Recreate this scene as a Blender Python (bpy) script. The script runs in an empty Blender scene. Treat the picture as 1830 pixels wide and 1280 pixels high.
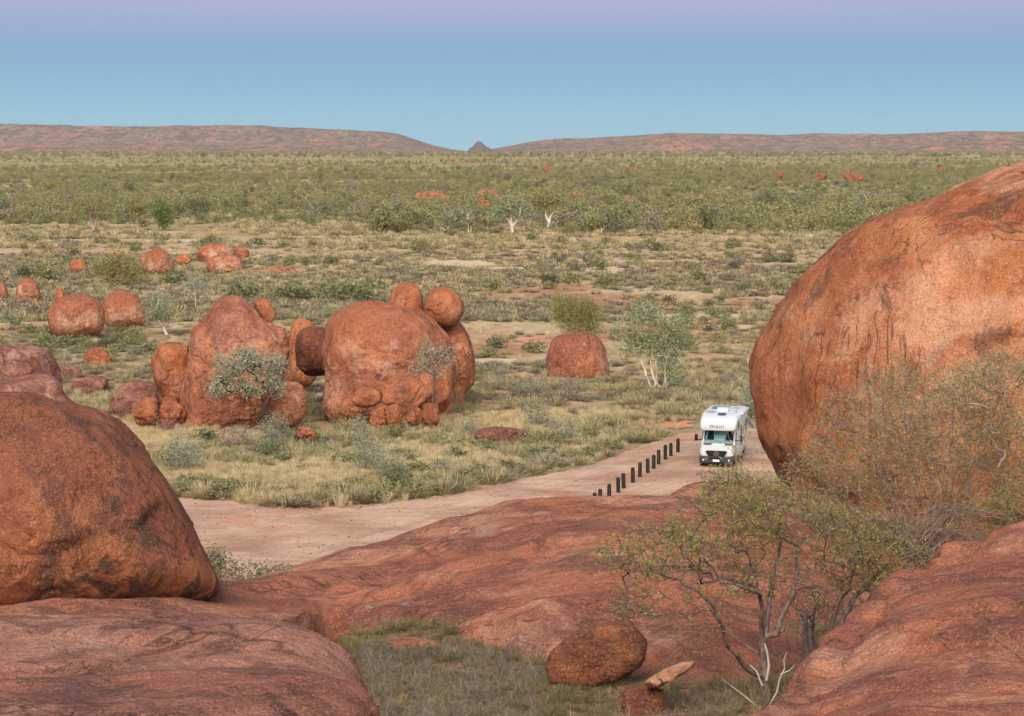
import bpy, bmesh, math, random
import numpy as np
from mathutils import Vector, Matrix, Euler
R = math.radians
rng = np.random.default_rng(7)
random.seed(7)
SC = bpy.context.scene
COL = SC.collection

# ------------------------------------------------------------------ camera
F = 3600.0; CU, CV = 915.0, 640.0; H = 18.4
TH = math.atan(375.0 / F)
cam_d = bpy.data.cameras.new("camera")
cam_d.sensor_width = 36.0; cam_d.lens = 36.0 * F / 1830.0
cam_d.clip_start = 0.3; cam_d.clip_end = 40000
cam = bpy.data.objects.new("camera", cam_d); COL.objects.link(cam)
cam.location = (0, 0, H); cam.rotation_euler = (math.pi / 2 - TH, 0, 0)
SC.camera = cam
SC.render.resolution_x = 1024; SC.render.resolution_y = 716

# ------------------------------------------------------------------ world, sun, exposure
SUN_EL, SUN_AZ = 44.0, -22.0      # dusk glow comes from behind the camera, a little from the left
world = bpy.data.worlds.new("World"); SC.world = world; world.use_nodes = True
nt = world.node_tree; N = nt.nodes; L = nt.links
bg = N["Background"]; out = N["World Output"]
sky = N.new("ShaderNodeTexSky"); sky.sky_type = 'NISHITA'; sky.sun_disc = False
sky.sun_elevation = R(SUN_EL); sky.sun_rotation = R(180 + SUN_AZ); sky.air_density = 1.0; sky.dust_density = 3.0
bg.inputs['Strength'].default_value = 0.080
L.new(sky.outputs[0], bg.inputs['Color'])
tc = N.new("ShaderNodeTexCoord"); sp = N.new("ShaderNodeSeparateXYZ"); L.new(tc.outputs['Generated'], sp.inputs[0])
mx0 = N.new("ShaderNodeMath"); mx0.operation = 'MAXIMUM'; mx0.inputs[1].default_value = 0.0
pw = N.new("ShaderNodeMath"); pw.operation = 'POWER'; pw.inputs[1].default_value = 0.5; pw.use_clamp = True
L.new(sp.outputs['Z'], mx0.inputs[0]); L.new(mx0.outputs[0], pw.inputs[0])
rp = N.new("ShaderNodeValToRGB"); L.new(pw.outputs[0], rp.inputs[0])
# dusk sky opposite the sunset: pale blue at the horizon, blue above, then the mauve belt of dusk, then open sky
stops = [(0.0, (0.240, 0.390, 0.462)), (0.134, (0.208, 0.360, 0.452)), (0.194, (0.175, 0.312, 0.425)),
         (0.225, (0.182, 0.285, 0.418)), (0.252, (0.240, 0.290, 0.422)), (0.275, (0.300, 0.300, 0.430)),
         (0.36, (0.32, 0.30, 0.43)), (1.0, (0.30, 0.32, 0.45))]
cr = rp.color_ramp
cr.elements[0].position = stops[0][0]; cr.elements[0].color = (*stops[0][1], 1)
cr.elements[1].position = stops[-1][0]; cr.elements[1].color = (*stops[-1][1], 1)
for p_, c_ in stops[1:-1]:
    e_ = cr.elements.new(p_); e_.color = (*c_, 1)
bg2 = N.new("ShaderNodeBackground"); bg2.inputs['Strength'].default_value = 0.795
L.new(rp.outputs[0], bg2.inputs['Color'])
# towards the zenith and the sunset side the open daylight sky takes over
m1 = N.new("ShaderNodeMapRange"); m1.interpolation_type = 'SMOOTHSTEP'; m1.inputs['From Min'].default_value = 0.12; m1.inputs['From Max'].default_value = 0.60; L.new(sp.outputs['Z'], m1.inputs['Value'])
m2 = N.new("ShaderNodeMapRange"); m2.interpolation_type = 'SMOOTHSTEP'; m2.inputs['From Min'].default_value = 0.45; m2.inputs['From Max'].default_value = -0.35; L.new(sp.outputs['Y'], m2.inputs['Value'])
mm = N.new("ShaderNodeMath"); mm.operation = 'MAXIMUM'; L.new(m1.outputs[0], mm.inputs[0]); L.new(m2.outputs[0], mm.inputs[1])
mixw = N.new("ShaderNodeMixShader"); L.new(mm.outputs[0], mixw.inputs[0]); L.new(bg2.outputs[0], mixw.inputs[1]); L.new(bg.outputs[0], mixw.inputs[2])
L.new(mixw.outputs[0], out.inputs['Surface'])

sun_d = bpy.data.lights.new("sun", 'SUN'); sun_d.energy = 2.0; sun_d.angle = R(40); sun_d.color = (1.0, 0.86, 0.69)
sun = bpy.data.objects.new("sun", sun_d); COL.objects.link(sun)
a_ = R(SUN_AZ); e_ = R(SUN_EL)
sdir = Vector((math.sin(a_) * math.cos(e_), -math.cos(a_) * math.cos(e_), math.sin(e_)))   # towards the glow
sun.rotation_euler = sdir.to_track_quat('Z', 'Y').to_euler()
SC.view_settings.view_transform = 'Standard'; SC.view_settings.look = 'None'
SC.view_settings.exposure = 0.95; SC.view_settings.gamma = 1.0; SC.view_settings.use_curve_mapping = False

# ------------------------------------------------------------------ projection helpers (photo pixel -> place)
FW = np.array([0, math.cos(TH), -math.sin(TH)]); UP = np.array([0, math.sin(TH), math.cos(TH)]); RT = np.array([1.0, 0, 0])
def ray(u, v):
    return FW + RT * ((u - CU) / F) + UP * ((CV - v) / F)
def P(u, v, Y):
    d = ray(u, v); return np.array([0, 0, H]) + d * (Y / d[1])
def smooth(t): t = np.clip(t, 0, 1); return t * t * (3 - 2 * t)

# ------------------------------------------------------------------ numpy gradient noise
_perm = np.arange(256); np.random.default_rng(3).shuffle(_perm); _perm = np.concatenate([_perm, _perm, _perm])
_g = np.random.default_rng(4).normal(size=(256, 3)); _g /= np.linalg.norm(_g, axis=1)[:, None]
def noise(p):
    p = np.asarray(p, float); i = np.floor(p).astype(int); f = p - i; i &= 255
    w = f * f * f * (f * (f * 6 - 15) + 10); r = 0
    for dx in (0, 1):
        for dy in (0, 1):
            for dz in (0, 1):
                g = _g[_perm[_perm[_perm[i[:, 0] + dx] + i[:, 1] + dy] + i[:, 2] + dz] & 255]
                d = (g * (f - np.array([dx, dy, dz]))).sum(1)
                ww = (w[:, 0] if dx else 1 - w[:, 0]) * (w[:, 1] if dy else 1 - w[:, 1]) * (w[:, 2] if dz else 1 - w[:, 2])
                r = r + ww * d
    return r * 1.5
def fbm(p, o=4, lac=2.1, gain=0.5):
    a, s, r = 1.0, 1.0, 0
    for k in range(o):
        r = r + a * noise(p * s + 17.3 * k); a *= gain; s *= lac
    return r
def n2(x, y, s, k=0.0):
    x = np.atleast_1d(x); y = np.atleast_1d(y)
    return fbm(np.stack([x * s + k, y * s - k, np.full_like(x, 3.7 + k, dtype=float)], 1), 3)

def hill(x, y):
    x = np.atleast_1d(np.asarray(x, float)); y = np.atleast_1d(np.asarray(y, float))
    h = 12.8 * (1 - smooth((y - 24.0) / 25.0)) * (1 - smooth((np.abs(x) - 22) / 30.0)) * (1 - smooth((-y - 25) / 30))
    h = h - 1.1 * smooth((-x - 1.75) / 0.9) * (1 - smooth((y - 30) / 12)) * (y > 10)
    h = h - 0.45 * smooth((y - 23.2) / 1.2) * (y < 40) * (1 - smooth((y - 32) / 8))
    h = h + 0.10 * n2(x, y, 0.35) * (y < 60)
    far = smooth((y - 170) / 400)
    h = h + far * 1.6 * n2(x, y, 1 / 260.0, 5.0) + 0.10 * n2(x, y, 0.08, 2.0) * smooth((y - 60) / 60)
    return h
def G(u, v):
    """photo pixel -> point of the ground surface (plain)"""
    d = ray(u, v); o = np.array([0, 0, H]); t = H / max(1e-5, -d[2])
    for _ in range(4):
        p = o + d * t; z = float(hill(p[0], p[1])[0]) if p[1] > 55 else 0.0
        t = (H - z) / max(1e-5, -d[2])
    return o + d * t
def Gv(u, v):
    d = FW[None] + RT[None] * ((u - CU) / F)[:, None] + UP[None] * ((CV - v) / F)[:, None]
    t = H / np.maximum(1e-5, -d[:, 2]); o = np.array([0, 0, H])
    for _ in range(3):
        p = o + d * t[:, None]; z = hill(p[:, 0], p[:, 1]); t = (H - z) / np.maximum(1e-5, -d[:, 2])
    p = o + d * t[:, None]; p[:, 2] = hill(p[:, 0], p[:, 1]); return p

# ------------------------------------------------------------------ object helpers
def tag(o, label=None, cat=None, group=None, kind=None):
    if label: o['label'] = label
    if cat: o['category'] = cat
    if group: o['group'] = group
    if kind: o['kind'] = kind
    return o
def mesh_np(name, V, faces, mat=None, smooth_=True):
    """faces: int array (n,3) or (n,4)"""
    me = bpy.data.meshes.new(name); V = np.asarray(V, np.float32); Fc = np.asarray(faces, np.int32)
    me.vertices.add(len(V)); me.vertices.foreach_set('co', V.ravel())
    k = Fc.shape[1]; n = len(Fc)
    me.loops.add(n * k); me.loops.foreach_set('vertex_index', Fc.ravel())
    me.polygons.add(n); me.polygons.foreach_set('loop_start', np.arange(0, n * k, k, dtype=np.int32))
    me.polygons.foreach_set('loop_total', np.full(n, k, np.int32))
    me.polygons.foreach_set('use_smooth', np.full(n, smooth_))
    me.update(calc_edges=True); me.validate()
    if mat: me.materials.append(mat)
    return me
def link(name, me, loc=(0, 0, 0), parent=None, rot=None):
    o = bpy.data.objects.new(name, me); COL.objects.link(o); o.location = loc
    if rot: o.rotation_euler = rot
    if parent: o.parent = parent
    return o
def empty(name, loc, rz=0.0):
    o = bpy.data.objects.new(name, None); COL.objects.link(o); o.location = loc; o.rotation_euler = (0, 0, rz)
    o.empty_display_size = 0.3; return o
def copy_tree(o, parent=None):
    c = o.copy(); COL.objects.link(c)
    if parent is not None: c.parent = parent
    for ch in list(o.children): copy_tree(ch, c)
    return c

# ------------------------------------------------------------------ materials
class MB:
    def __init__(s, name, rough=0.9, spec=0.2):
        s.m = bpy.data.materials.new(name); s.m.use_nodes = True; s.t = s.m.node_tree; s.N = s.t.nodes
        s.b = s.N['Principled BSDF']; s.b.inputs['Roughness'].default_value = rough
        s.b.inputs['Specular IOR Level'].default_value = spec
    def n(s, typ, **kw):
        x = s.N.new('ShaderNode' + typ)
        for k, v in kw.items():
            if k in x.inputs.keys() if hasattr(x.inputs, 'keys') else False: x.inputs[k].default_value = v
            else: setattr(x, k, v)
        return x
    def l(s, a, b): s.t.links.new(a, b)
    def vec(s, kind='Object', scale=(1, 1, 1), rot=(0, 0, 0)):
        if kind == 'World': v = s.n('NewGeometry').outputs['Position']
        else: v = s.n('TexCoord').outputs['Object']
        m = s.n('Mapping'); m.inputs['Scale'].default_value = scale; m.inputs['Rotation'].default_value = rot
        s.l(v, m.inputs['Vector']); return m.outputs[0]
    def noise(s, vec, scale, detail=4, rough=0.55, dist=0.0, off=None):
        x = s.n('TexNoise'); x.inputs['Scale'].default_value = scale; x.inputs['Detail'].default_value = detail
        x.inputs['Roughness'].default_value = rough; x.inputs['Distortion'].default_value = dist
        if off is not None:
            a = s.n('VectorMath'); a.operation = 'ADD'; a.inputs[1].default_value = off; s.l(vec, a.inputs[0]); vec = a.outputs[0]
        s.l(vec, x.inputs['Vector']); return x.outputs['Fac']
    def rng(s, v, a, b, lo=0.0, hi=1.0):
        x = s.n('MapRange'); x.interpolation_type = 'SMOOTHSTEP'
        x.inputs['From Min'].default_value = a; x.inputs['From Max'].default_value = b
        x.inputs['To Min'].default_value = lo; x.inputs['To Max'].default_value = hi; s.l(v, x.inputs['Value']); return x.outputs[0]
    def mix(s, f, a, b, mode='MIX'):
        x = s.n('Mix'); x.data_type = 'RGBA'; x.blend_type = mode
        if isinstance(f, (int, float)): x.inputs[0].default_value = f
        else: s.l(f, x.inputs[0])
        for i, c in ((6, a), (7, b)):
            if isinstance(c, tuple): x.inputs[i].default_value = (*c, 1)
            else: s.l(c, x.inputs[i])
        return x.outputs[2]
    def math(s, op, a, b):
        x = s.n('Math'); x.operation = op
        for i, c in ((0, a), (1, b)):
            if isinstance(c, (int, float)): x.inputs[i].default_value = c
            else: s.l(c, x.inputs[i])
        return x.outputs[0]
    def bump(s, h, strength=0.5, dist=0.1, prev=None):
        x = s.n('Bump'); x.inputs['Strength'].default_value = strength; x.inputs['Distance'].default_value = dist
        s.l(h, x.inputs['Height'])
        if prev: s.l(prev, x.inputs['Normal'])
        s.l(x.outputs[0], s.b.inputs['Normal']); return x.outputs[0]
    def col(s, c):
        if isinstance(c, tuple): s.b.inputs['Base Color'].default_value = (*c, 1)
        else: s.l(c, s.b.inputs['Base Color'])
        return s

def flat_mat(name, c, rough=0.5, spec=0.4, var=0.12, vs=8.0, metal=0.0):
    m = MB(name, rough, spec); v = m.vec(); n = m.noise(v, vs, 4)
    d = tuple(x * (1 - var) for x in c); u = tuple(min(1, x * (1 + var)) for x in c)
    m.col(m.mix(m.rng(n, 0.3, 0.7), d, u)); m.b.inputs['Metallic'].default_value = metal
    return m.m

def rock_mat(name, size=1.0, grain=30.0, hue='orange', lay=False, stain=0.5, pale=0.4, top=0.0, topz=(0, 1), streak=0.5, bump=1.0, spark=0.40):
    """granite with desert varnish. size = width of the big patches in m, grain = fine crystals per m"""
    m = MB(name, 0.95, 0.12); s = 1.0 / size
    v = m.vec()
    vs = m.vec(scale=(1, 1, 2.6) if lay else (1.6, 1.6, 0.45), rot=(0.1, 0.15, 0.3) if lay else (0.0, 0.1, 0))
    pal = dict(tan=((0.62, 0.34, 0.22), (0.50, 0.24, 0.15), (0.72, 0.46, 0.32), (0.34, 0.15, 0.09)),
               rose=((0.48, 0.180, 0.100), (0.30, 0.105, 0.070), (0.62, 0.33, 0.215), (0.18, 0.078, 0.060)),
               brown=((0.43, 0.160, 0.070), (0.28, 0.098, 0.055), (0.58, 0.28, 0.16), (0.155, 0.068, 0.046)),
               orange=((0.58, 0.215, 0.085), (0.42, 0.130, 0.055), (0.78, 0.42, 0.26), (0.235, 0.090, 0.050)),
               red=((0.56, 0.212, 0.102), (0.37, 0.120, 0.066), (0.72, 0.38, 0.25), (0.22, 0.085, 0.062)),
               mauve=((0.38, 0.155, 0.105), (0.24, 0.095, 0.074), (0.54, 0.30, 0.22), (0.165, 0.078, 0.062)),
               pink=((0.60, 0.27, 0.155), (0.42, 0.135, 0.065), (0.72, 0.43, 0.29), (0.27, 0.105, 0.06)),
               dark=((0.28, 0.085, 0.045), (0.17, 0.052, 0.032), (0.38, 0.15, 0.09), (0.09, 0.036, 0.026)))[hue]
    A, B, C, D = pal
    n1 = m.noise(v, 0.9 * s, 7, 0.64, 0.6)
    c = m.mix(m.rng(n1, 0.43, 0.57), B, A)
    n2_ = m.noise(vs, 1.5 * s, 8, 0.68, 0.9, (11, 3, 7))
    n3 = m.noise(v, 0.8 * s, 7, 0.62, 0.7, (31, 13, 5))
    c = m.mix(m.math('MULTIPLY', m.rng(n3, 0.50, 0.62), pale), c, C)
    c = m.mix(m.math('MULTIPLY', m.rng(n2_, 0.49, 0.60), streak), c, D)
    # rain runs (boulders) or bedding streaks (slabs)
    vr = m.vec(scale=(0.35, 1.6, 1.5) if lay else (2.6, 2.6, 0.22), rot=(0, 0, 0.5) if lay else (0, 0, 0))
    n8 = m.noise(vr, 1.3 * s, 6, 0.7, 0.5, (8, 21, 3))
    c = m.mix(m.rng(n8, 0.52, 0.63, 0.0, 0.5 * streak), c, B)
    c = m.mix(m.rng(n8, 0.40, 0.48, 0.35 * pale, 0.0), c, C)
    if top:
        sp_ = m.n('SeparateXYZ'); m.l(m.vec(), sp_.inputs[0])
        tz = m.math('ADD', sp_.outputs['Z'], m.math('MULTIPLY', m.math('SUBTRACT', m.noise(v, 1.6 * s, 6, 0.65), 0.5), (topz[1] - topz[0]) * 2.2))
        c = m.mix(m.math('MULTIPLY', m.rng(tz, topz[0], topz[1]), top), c, B)
        c = m.mix(m.math('MULTIPLY', m.rng(tz, topz[1], topz[1] + (topz[1] - topz[0])), top * 0.5), c, D)
    n4 = m.noise(v, 1.5 * s, 8, 0.62, 1.1, (5, 41, 19))
    c = m.mix(m.math('MULTIPLY', m.rng(n4, 0.56, 0.615), stain), c, (0.125, 0.066, 0.046))
    # lichen greys
    n5 = m.noise(v, 2.6 * s, 6, 0.7, 0.3, (2, 9, 77))
    c = m.mix(m.math('MULTIPLY', m.rng(n5, 0.60, 0.68), 0.45 * pale + 0.1), c, (0.52, 0.43, 0.37))
    # flaking sheets: crisp little steps with lip shade painted in as dark lines
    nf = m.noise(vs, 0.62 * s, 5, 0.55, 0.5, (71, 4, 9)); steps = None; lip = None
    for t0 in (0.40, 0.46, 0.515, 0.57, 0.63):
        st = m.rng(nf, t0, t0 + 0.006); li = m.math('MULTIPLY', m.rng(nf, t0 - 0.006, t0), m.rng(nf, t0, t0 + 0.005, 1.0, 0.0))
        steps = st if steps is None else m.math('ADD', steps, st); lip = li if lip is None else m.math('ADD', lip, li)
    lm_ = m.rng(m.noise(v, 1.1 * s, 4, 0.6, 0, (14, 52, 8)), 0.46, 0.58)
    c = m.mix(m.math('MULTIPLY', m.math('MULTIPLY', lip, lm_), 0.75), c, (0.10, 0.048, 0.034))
    # a few cracks
    vo = m.n('TexVoronoi'); vo.feature = 'DISTANCE_TO_EDGE'; vo.inputs['Scale'].default_value = 0.42 * s
    wa = m.n('VectorMath'); wa.operation = 'ADD'; nc = m.n('TexNoise'); nc.inputs['Scale'].default_value = 1.4 * s; nc.inputs['Detail'].default_value = 5
    m.l(v, nc.inputs['Vector']); wsc = m.n('VectorMath'); wsc.operation = 'SCALE'; wsc.inputs['Scale'].default_value = 1.1 * size; m.l(nc.outputs['Color'], wsc.inputs[0])
    m.l(vs if lay else v, wa.inputs[0]); m.l(wsc.outputs[0], wa.inputs[1]); m.l(wa.outputs[0], vo.inputs['Vector'])
    ck = m.math('MULTIPLY', m.rng(vo.outputs['Distance'], 0.0, 0.018, 1.0, 0.0), m.rng(m.noise(v, 0.7 * s, 3, 0.5, 0, (60, 2, 8)), 0.52, 0.58))
    if lay: ck = m.math('MULTIPLY', ck, m.rng(m.noise(v, 0.35 * s, 2, 0.5, 0, (6, 26, 80)), 0.50, 0.56))
    c = m.mix(m.math('MULTIPLY', ck, 0.7), c, (0.085, 0.045, 0.033))
    # mottling at hand scale, then crystals
    n6 = m.noise(v, grain * 0.14, 6, 0.78)
    c = m.mix(m.rng(n6, 0.50, 0.66, 0.0, 0.6), c, m.mix(0.5, c, (0.15, 0.062, 0.045)))
    c = m.mix(m.rng(n6, 0.34, 0.47, 0.45, 0.0), c, m.mix(0.5, c, C))
    n7 = m.noise(v, grain, 3, 0.8)
    c = m.mix(m.rng(n7, 0.34, 0.49, 0.55, 0.0), c, (0.09, 0.045, 0.035))
    c = m.mix(m.rng(n7, 0.53, 0.68, 0.0, spark), c, (0.80, 0.55, 0.42))
    m.col(c)
    h = m.math('ADD', m.math('MULTIPLY', n2_, 1.2 * size), m.math('MULTIPLY', n4, 0.9 * size))
    h = m.math('SUBTRACT', h, m.math('MULTIPLY', ck, 0.12 * size)); h = m.math('ADD', h, m.math('MULTIPLY', m.math('MULTIPLY', steps, lm_), 0.16 * size))
    b1 = m.bump(h, 0.7 * bump, 0.30)
    b2 = m.bump(n6, 0.8 * bump, 3.0 / grain, b1)
    m.bump(n7, 0.7 * bump, 0.5 / grain, b2)
    return m.m

def leaf_mat(name, c1, c2, patch=0.05, trans=0.25, patch_c=None, alt=None):
    m = MB(name, 0.75, 0.2)
    oi = m.n('ObjectInfo').outputs['Random']; gi = m.n('NewGeometry')
    wn = m.noise(m.vec('World'), 3.0, 2)
    f = m.math('ADD', m.math('MULTIPLY', oi, 0.6), m.math('MULTIPLY', m.math('SUBTRACT', wn, 0.3), 1.0))
    rpi = gi.outputs['Random Per Island']
    f = m.math('ADD', m.math('MULTIPLY', f, 0.55), m.math('MULTIPLY', rpi, 0.45))
    c = m.mix(m.rng(f, 0.1, 0.9), c1, c2)
    if alt:
        c = m.mix(m.rng(oi, 0.70, 0.78, 0, 0.85), c, alt[0]); c = m.mix(m.rng(oi, 0.88, 0.93, 0, 0.85), c, alt[1])
    if patch_c:
        c = m.mix(m.rng(m.noise(m.vec('World'), patch, 3), 0.45, 0.62, 0, 0.75), c, patch_c)
    m.col(c)
    tr = m.n('BsdfTranslucent'); m.l(c, tr.inputs[0]); mxs = m.n('MixShader'); mxs.inputs[0].default_value = trans
    m.l(m.b.outputs[0], mxs.inputs[1]); m.l(tr.outputs[0], mxs.inputs[2])
    m.l(mxs.outputs[0], m.N['Material Output'].inputs['Surface'])
    return m.m
# ------------------------------------------------------------------ ground
def ground_mat():
    m = MB('red soil plain', 1.0, 0.05); w = m.vec('World')
    red = m.mix(m.rng(m.noise(w, 0.35, 6, 0.65), 0.35, 0.65), (0.36, 0.165, 0.095), (0.48, 0.27, 0.165))
    straw = m.mix(m.rng(m.noise(w, 0.9, 6, 0.7), 0.35, 0.65), (0.42, 0.33, 0.19), (0.60, 0.48, 0.31))
    olive = m.mix(m.rng(m.noise(w, 0.5, 6, 0.7), 0.35, 0.65), (0.20, 0.185, 0.10), (0.33, 0.30, 0.16))
    pn = m.noise(w, 0.045, 6, 0.62, 0.4); pn2 = m.noise(w, 0.022, 6, 0.62, 0.4, (50, 20, 3))
    c = m.mix(m.rng(pn, 0.42, 0.60), red, straw)
    c = m.mix(m.rng(pn2, 0.46, 0.60, 0.0, 0.8), c, olive)
    sp_ = m.n('SeparateXYZ'); m.l(w, sp_.inputs[0])
    far = m.rng(sp_.outputs['Y'], 330, 520)
    fn = m.noise(w, 0.012, 8, 0.7, 0.3)
    farc = m.mix(m.rng(fn, 0.38, 0.62), (0.27, 0.245, 0.11), (0.48, 0.40, 0.20))
    farc = m.mix(m.rng(m.noise(w, 0.006, 7, 0.7, 0.2, (9, 1, 4)), 0.60, 0.70, 0, 0.6), farc, (0.34, 0.15, 0.08))
    farc = m.mix(m.rng(m.noise(w, 0.05, 4, 0.75), 0.50, 0.60, 0, 0.7), farc, (0.13, 0.14, 0.07))
    c = m.mix(far, c, farc)
    # pale claypan band across the plain
    bn = m.math('ADD', sp_.outputs['Y'], m.math('MULTIPLY', m.math('SUBTRACT', m.noise(w, 0.02, 5, 0.6), 0.5), 110))
    b1 = m.math('MULTIPLY', m.rng(bn, 300, 330), m.rng(bn, 400, 430, 1, 0))
    c = m.mix(m.math('MULTIPLY', b1, m.rng(m.noise(w, 0.05, 6, 0.65), 0.38, 0.56, 0, 0.85)), c, (0.52, 0.40, 0.26))
    # the gully beside the rocks: litter and leaf mould
    near = m.rng(sp_.outputs['Y'], 34, 44, 1, 0)
    c = m.mix(near, c, m.mix(m.rng(m.noise(w, 3.0, 6, 0.7), 0.35, 0.65), (0.115, 0.085, 0.050), (0.25, 0.165, 0.095)))
    g = m.noise(w, 9.0, 4, 0.8)
    c = m.mix(m.rng(g, 0.35, 0.65, 0.35, 0.0), c, (0.09, 0.05, 0.035))
    m.col(c); b = m.bump(m.noise(w, 1.2, 6, 0.7), 0.6, 0.25); m.bump(g, 0.6, 0.04, b)
    return m.m
ys = np.concatenate([np.arange(-60, 8, 4.0), np.arange(8, 62, 0.5), 62 * (9700 / 62.0) ** np.linspace(0, 1, 260)])
ss = np.linspace(-1, 1, 261); ss = np.sign(ss) * np.abs(ss) ** 1.5
YY, SS = np.meshgrid(ys, ss, indexing='ij'); XX = SS * (70 + 1.05 * np.maximum(YY, 0))
ZZ = hill(XX.ravel(), YY.ravel()).reshape(XX.shape)
def gridfaces(nr, nc):
    i = np.arange(nr * nc).reshape(nr, nc)
    return np.stack([i[:-1, :-1].ravel(), i[:-1, 1:].ravel(), i[1:, 1:].ravel(), i[1:, :-1].ravel()], 1)
me = mesh_np('ground', np.stack([XX.ravel(), YY.ravel(), ZZ.ravel()], 1), gridfaces(*XX.shape), ground_mat())
tag(link('ground', me), kind='structure')

# dirt track: a sheet with ragged edges lying on the plain
def track_mat():
    m = MB('track gravel', 1.0, 0.05); w = m.vec('World', scale=(0.7, 1, 1)); at = m.n('Attribute'); at.attribute_name = 'along'
    n = m.noise(w, 0.22, 6, 0.6, 0.5); c = m.mix(m.rng(n, 0.35, 0.65), (0.36, 0.215, 0.150), (0.54, 0.375, 0.270))
    n1 = m.noise(m.vec('World', scale=(0.22, 1, 1), rot=(0, 0, 0.12)), 0.40, 7, 0.68, 0.8)
    c = m.mix(m.rng(n1, 0.50, 0.64, 0, 0.5), c, (0.27, 0.165, 0.14))
    n3 = m.noise(w, 0.16, 5, 0.6, 0.3, (7, 70, 2)); c = m.mix(m.rng(n3, 0.53, 0.66, 0, 0.6), c, (0.42, 0.17, 0.095))
    n4 = m.noise(m.vec('World', scale=(0.35, 1, 1)), 0.30, 7, 0.7, 0.3, (3, 33, 1)); c = m.mix(m.rng(n4, 0.55, 0.66, 0, 0.55), c, (0.40, 0.36, 0.21))
    mp = m.n('Mapping'); mp.inputs['Scale'].default_value = (4, 13, 1); m.l(at.outputs['Vector'], mp.inputs['Vector']); rt_ = m.noise(mp.outputs[0], 1.0, 6, 0.62, 0.25)
    mp2 = m.n('Mapping'); mp2.inputs['Scale'].default_value = (9, 90, 1); m.l(at.outputs['Vector'], mp2.inputs['Vector']); rt2 = m.noise(mp2.outputs[0], 1.0, 4, 0.6, 0.2)
    c = m.mix(m.rng(rt_, 0.50, 0.66, 0, 0.40), c, (0.26, 0.155, 0.125)); c = m.mix(m.rng(rt_, 0.36, 0.46, 0.22, 0), c, (0.56, 0.41, 0.31))
    c = m.mix(m.rng(rt2, 0.54, 0.68, 0, 0.20), c, (0.22, 0.135, 0.105))
    g = m.noise(w, 7.0, 4, 0.85); c = m.mix(m.rng(g, 0.35, 0.5, 0.45, 0.0), c, (0.12, 0.07, 0.055))
    c = m.mix(m.rng(g, 0.56, 0.70, 0.0, 0.35), c, (0.62, 0.47, 0.38))
    m.col(c); b = m.bump(rt_, 0.3, 0.2); b = m.bump(rt2, 0.2, 0.06, b); m.bump(g, 0.6, 0.05, b); return m.m
top = [(-200, 878), (150, 880), (330, 892), (400, 897), (470, 908), (560, 912), (660, 908), (740, 896), (820, 884), (880, 868), (960, 852), (1040, 838), (1110, 812), (1180, 786), (1240, 772), (1330, 768), (1420, 775), (1560, 790)]
bot = [(-200, 1120), (150, 1120), (330, 1120), (400, 1120), (470, 1110), (560, 1100), (660, 1070), (740, 1040), (820, 1010), (880, 990), (960, 975), (1040, 960), (1110, 940), (1180, 925), (1240, 915), (1330, 905), (1420, 900), (1560, 895)]
us = np.linspace(-200, 1560, 300)
tv = np.interp(us, *zip(*top)) + 7 * fbm(np.stack([us * 0.02, us * 0, us * 0], 1), 4) + 2.5 * fbm(np.stack([us * 0.09, us * 0 + 3, us * 0], 1), 3)
bv = np.interp(us, *zip(*bot)); rows = 60
tt = np.linspace(0, 1, rows)[:, None]
UU = np.repeat(us[None], rows, 0); VV = tv[None] * (1 - tt) + bv[None] * tt
pt = Gv(UU.ravel(), VV.ravel()); pt[:, 2] += 0.05
link_me = mesh_np('dirt_track', pt, gridfaces(rows, 300), track_mat())
al = link_me.attributes.new('along', 'FLOAT_VECTOR', 'POINT'); TT = np.repeat(tt, 300, 1)
al.data.foreach_set('vector', np.stack([UU.ravel() / 900.0, TT.ravel() * (1 + .25 * UU.ravel() / 900), TT.ravel() * 0], 1).astype(np.float32).ravel())
track = tag(link('dirt_track', link_me), kind='structure')
def on_track(u, v):
    return (v > np.interp(u, *zip(*top)) - 1) & (v < np.interp(u, *zip(*bot))) & (u < 1560)

# bare patches of sand and red earth on the plain
def earth(name, c1, c2):
    m = MB(name, 1.0, 0.05); w = m.vec('World'); m.col(m.mix(m.rng(m.noise(w, 0.5, 6, 0.7), .35, .65), c1, c2)); m.bump(m.noise(w, 2.0, 5, .7), .5, .1); return m.m
e_sand = earth('pale sand', (0.42, 0.33, 0.21), (0.56, 0.45, 0.30)); e_red = earth('red earth', (0.42, 0.19, 0.11), (0.52, 0.28, 0.17))
PATCH = [(815, 472, 85, 6.5, 0), (1075, 484, 52, 6, 0), (235, 431, 210, 3.2, 0), (885, 646, 46, 5, 0), (1300, 411, 190, 2.8, 0), (955, 608, 34, 6, 1), (1180, 468, 90, 2.5, 0), (1300, 585, 60, 4, 0), (1175, 757, 70, 12, 1),
         (650, 424, 160, 2.2, 0), (1250, 565, 120, 3, 0), (690, 545, 60, 3, 0), (930, 672, 34, 5, 1), (1280, 640, 70, 5, 1), (380, 582, 40, 4, 1), (500, 484, 50, 3, 1), (1110, 700, 60, 7, 1), (960, 500, 30, 3, 1), (120, 600, 60, 3, 1), (900, 480, 40, 3, 0)]
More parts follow.
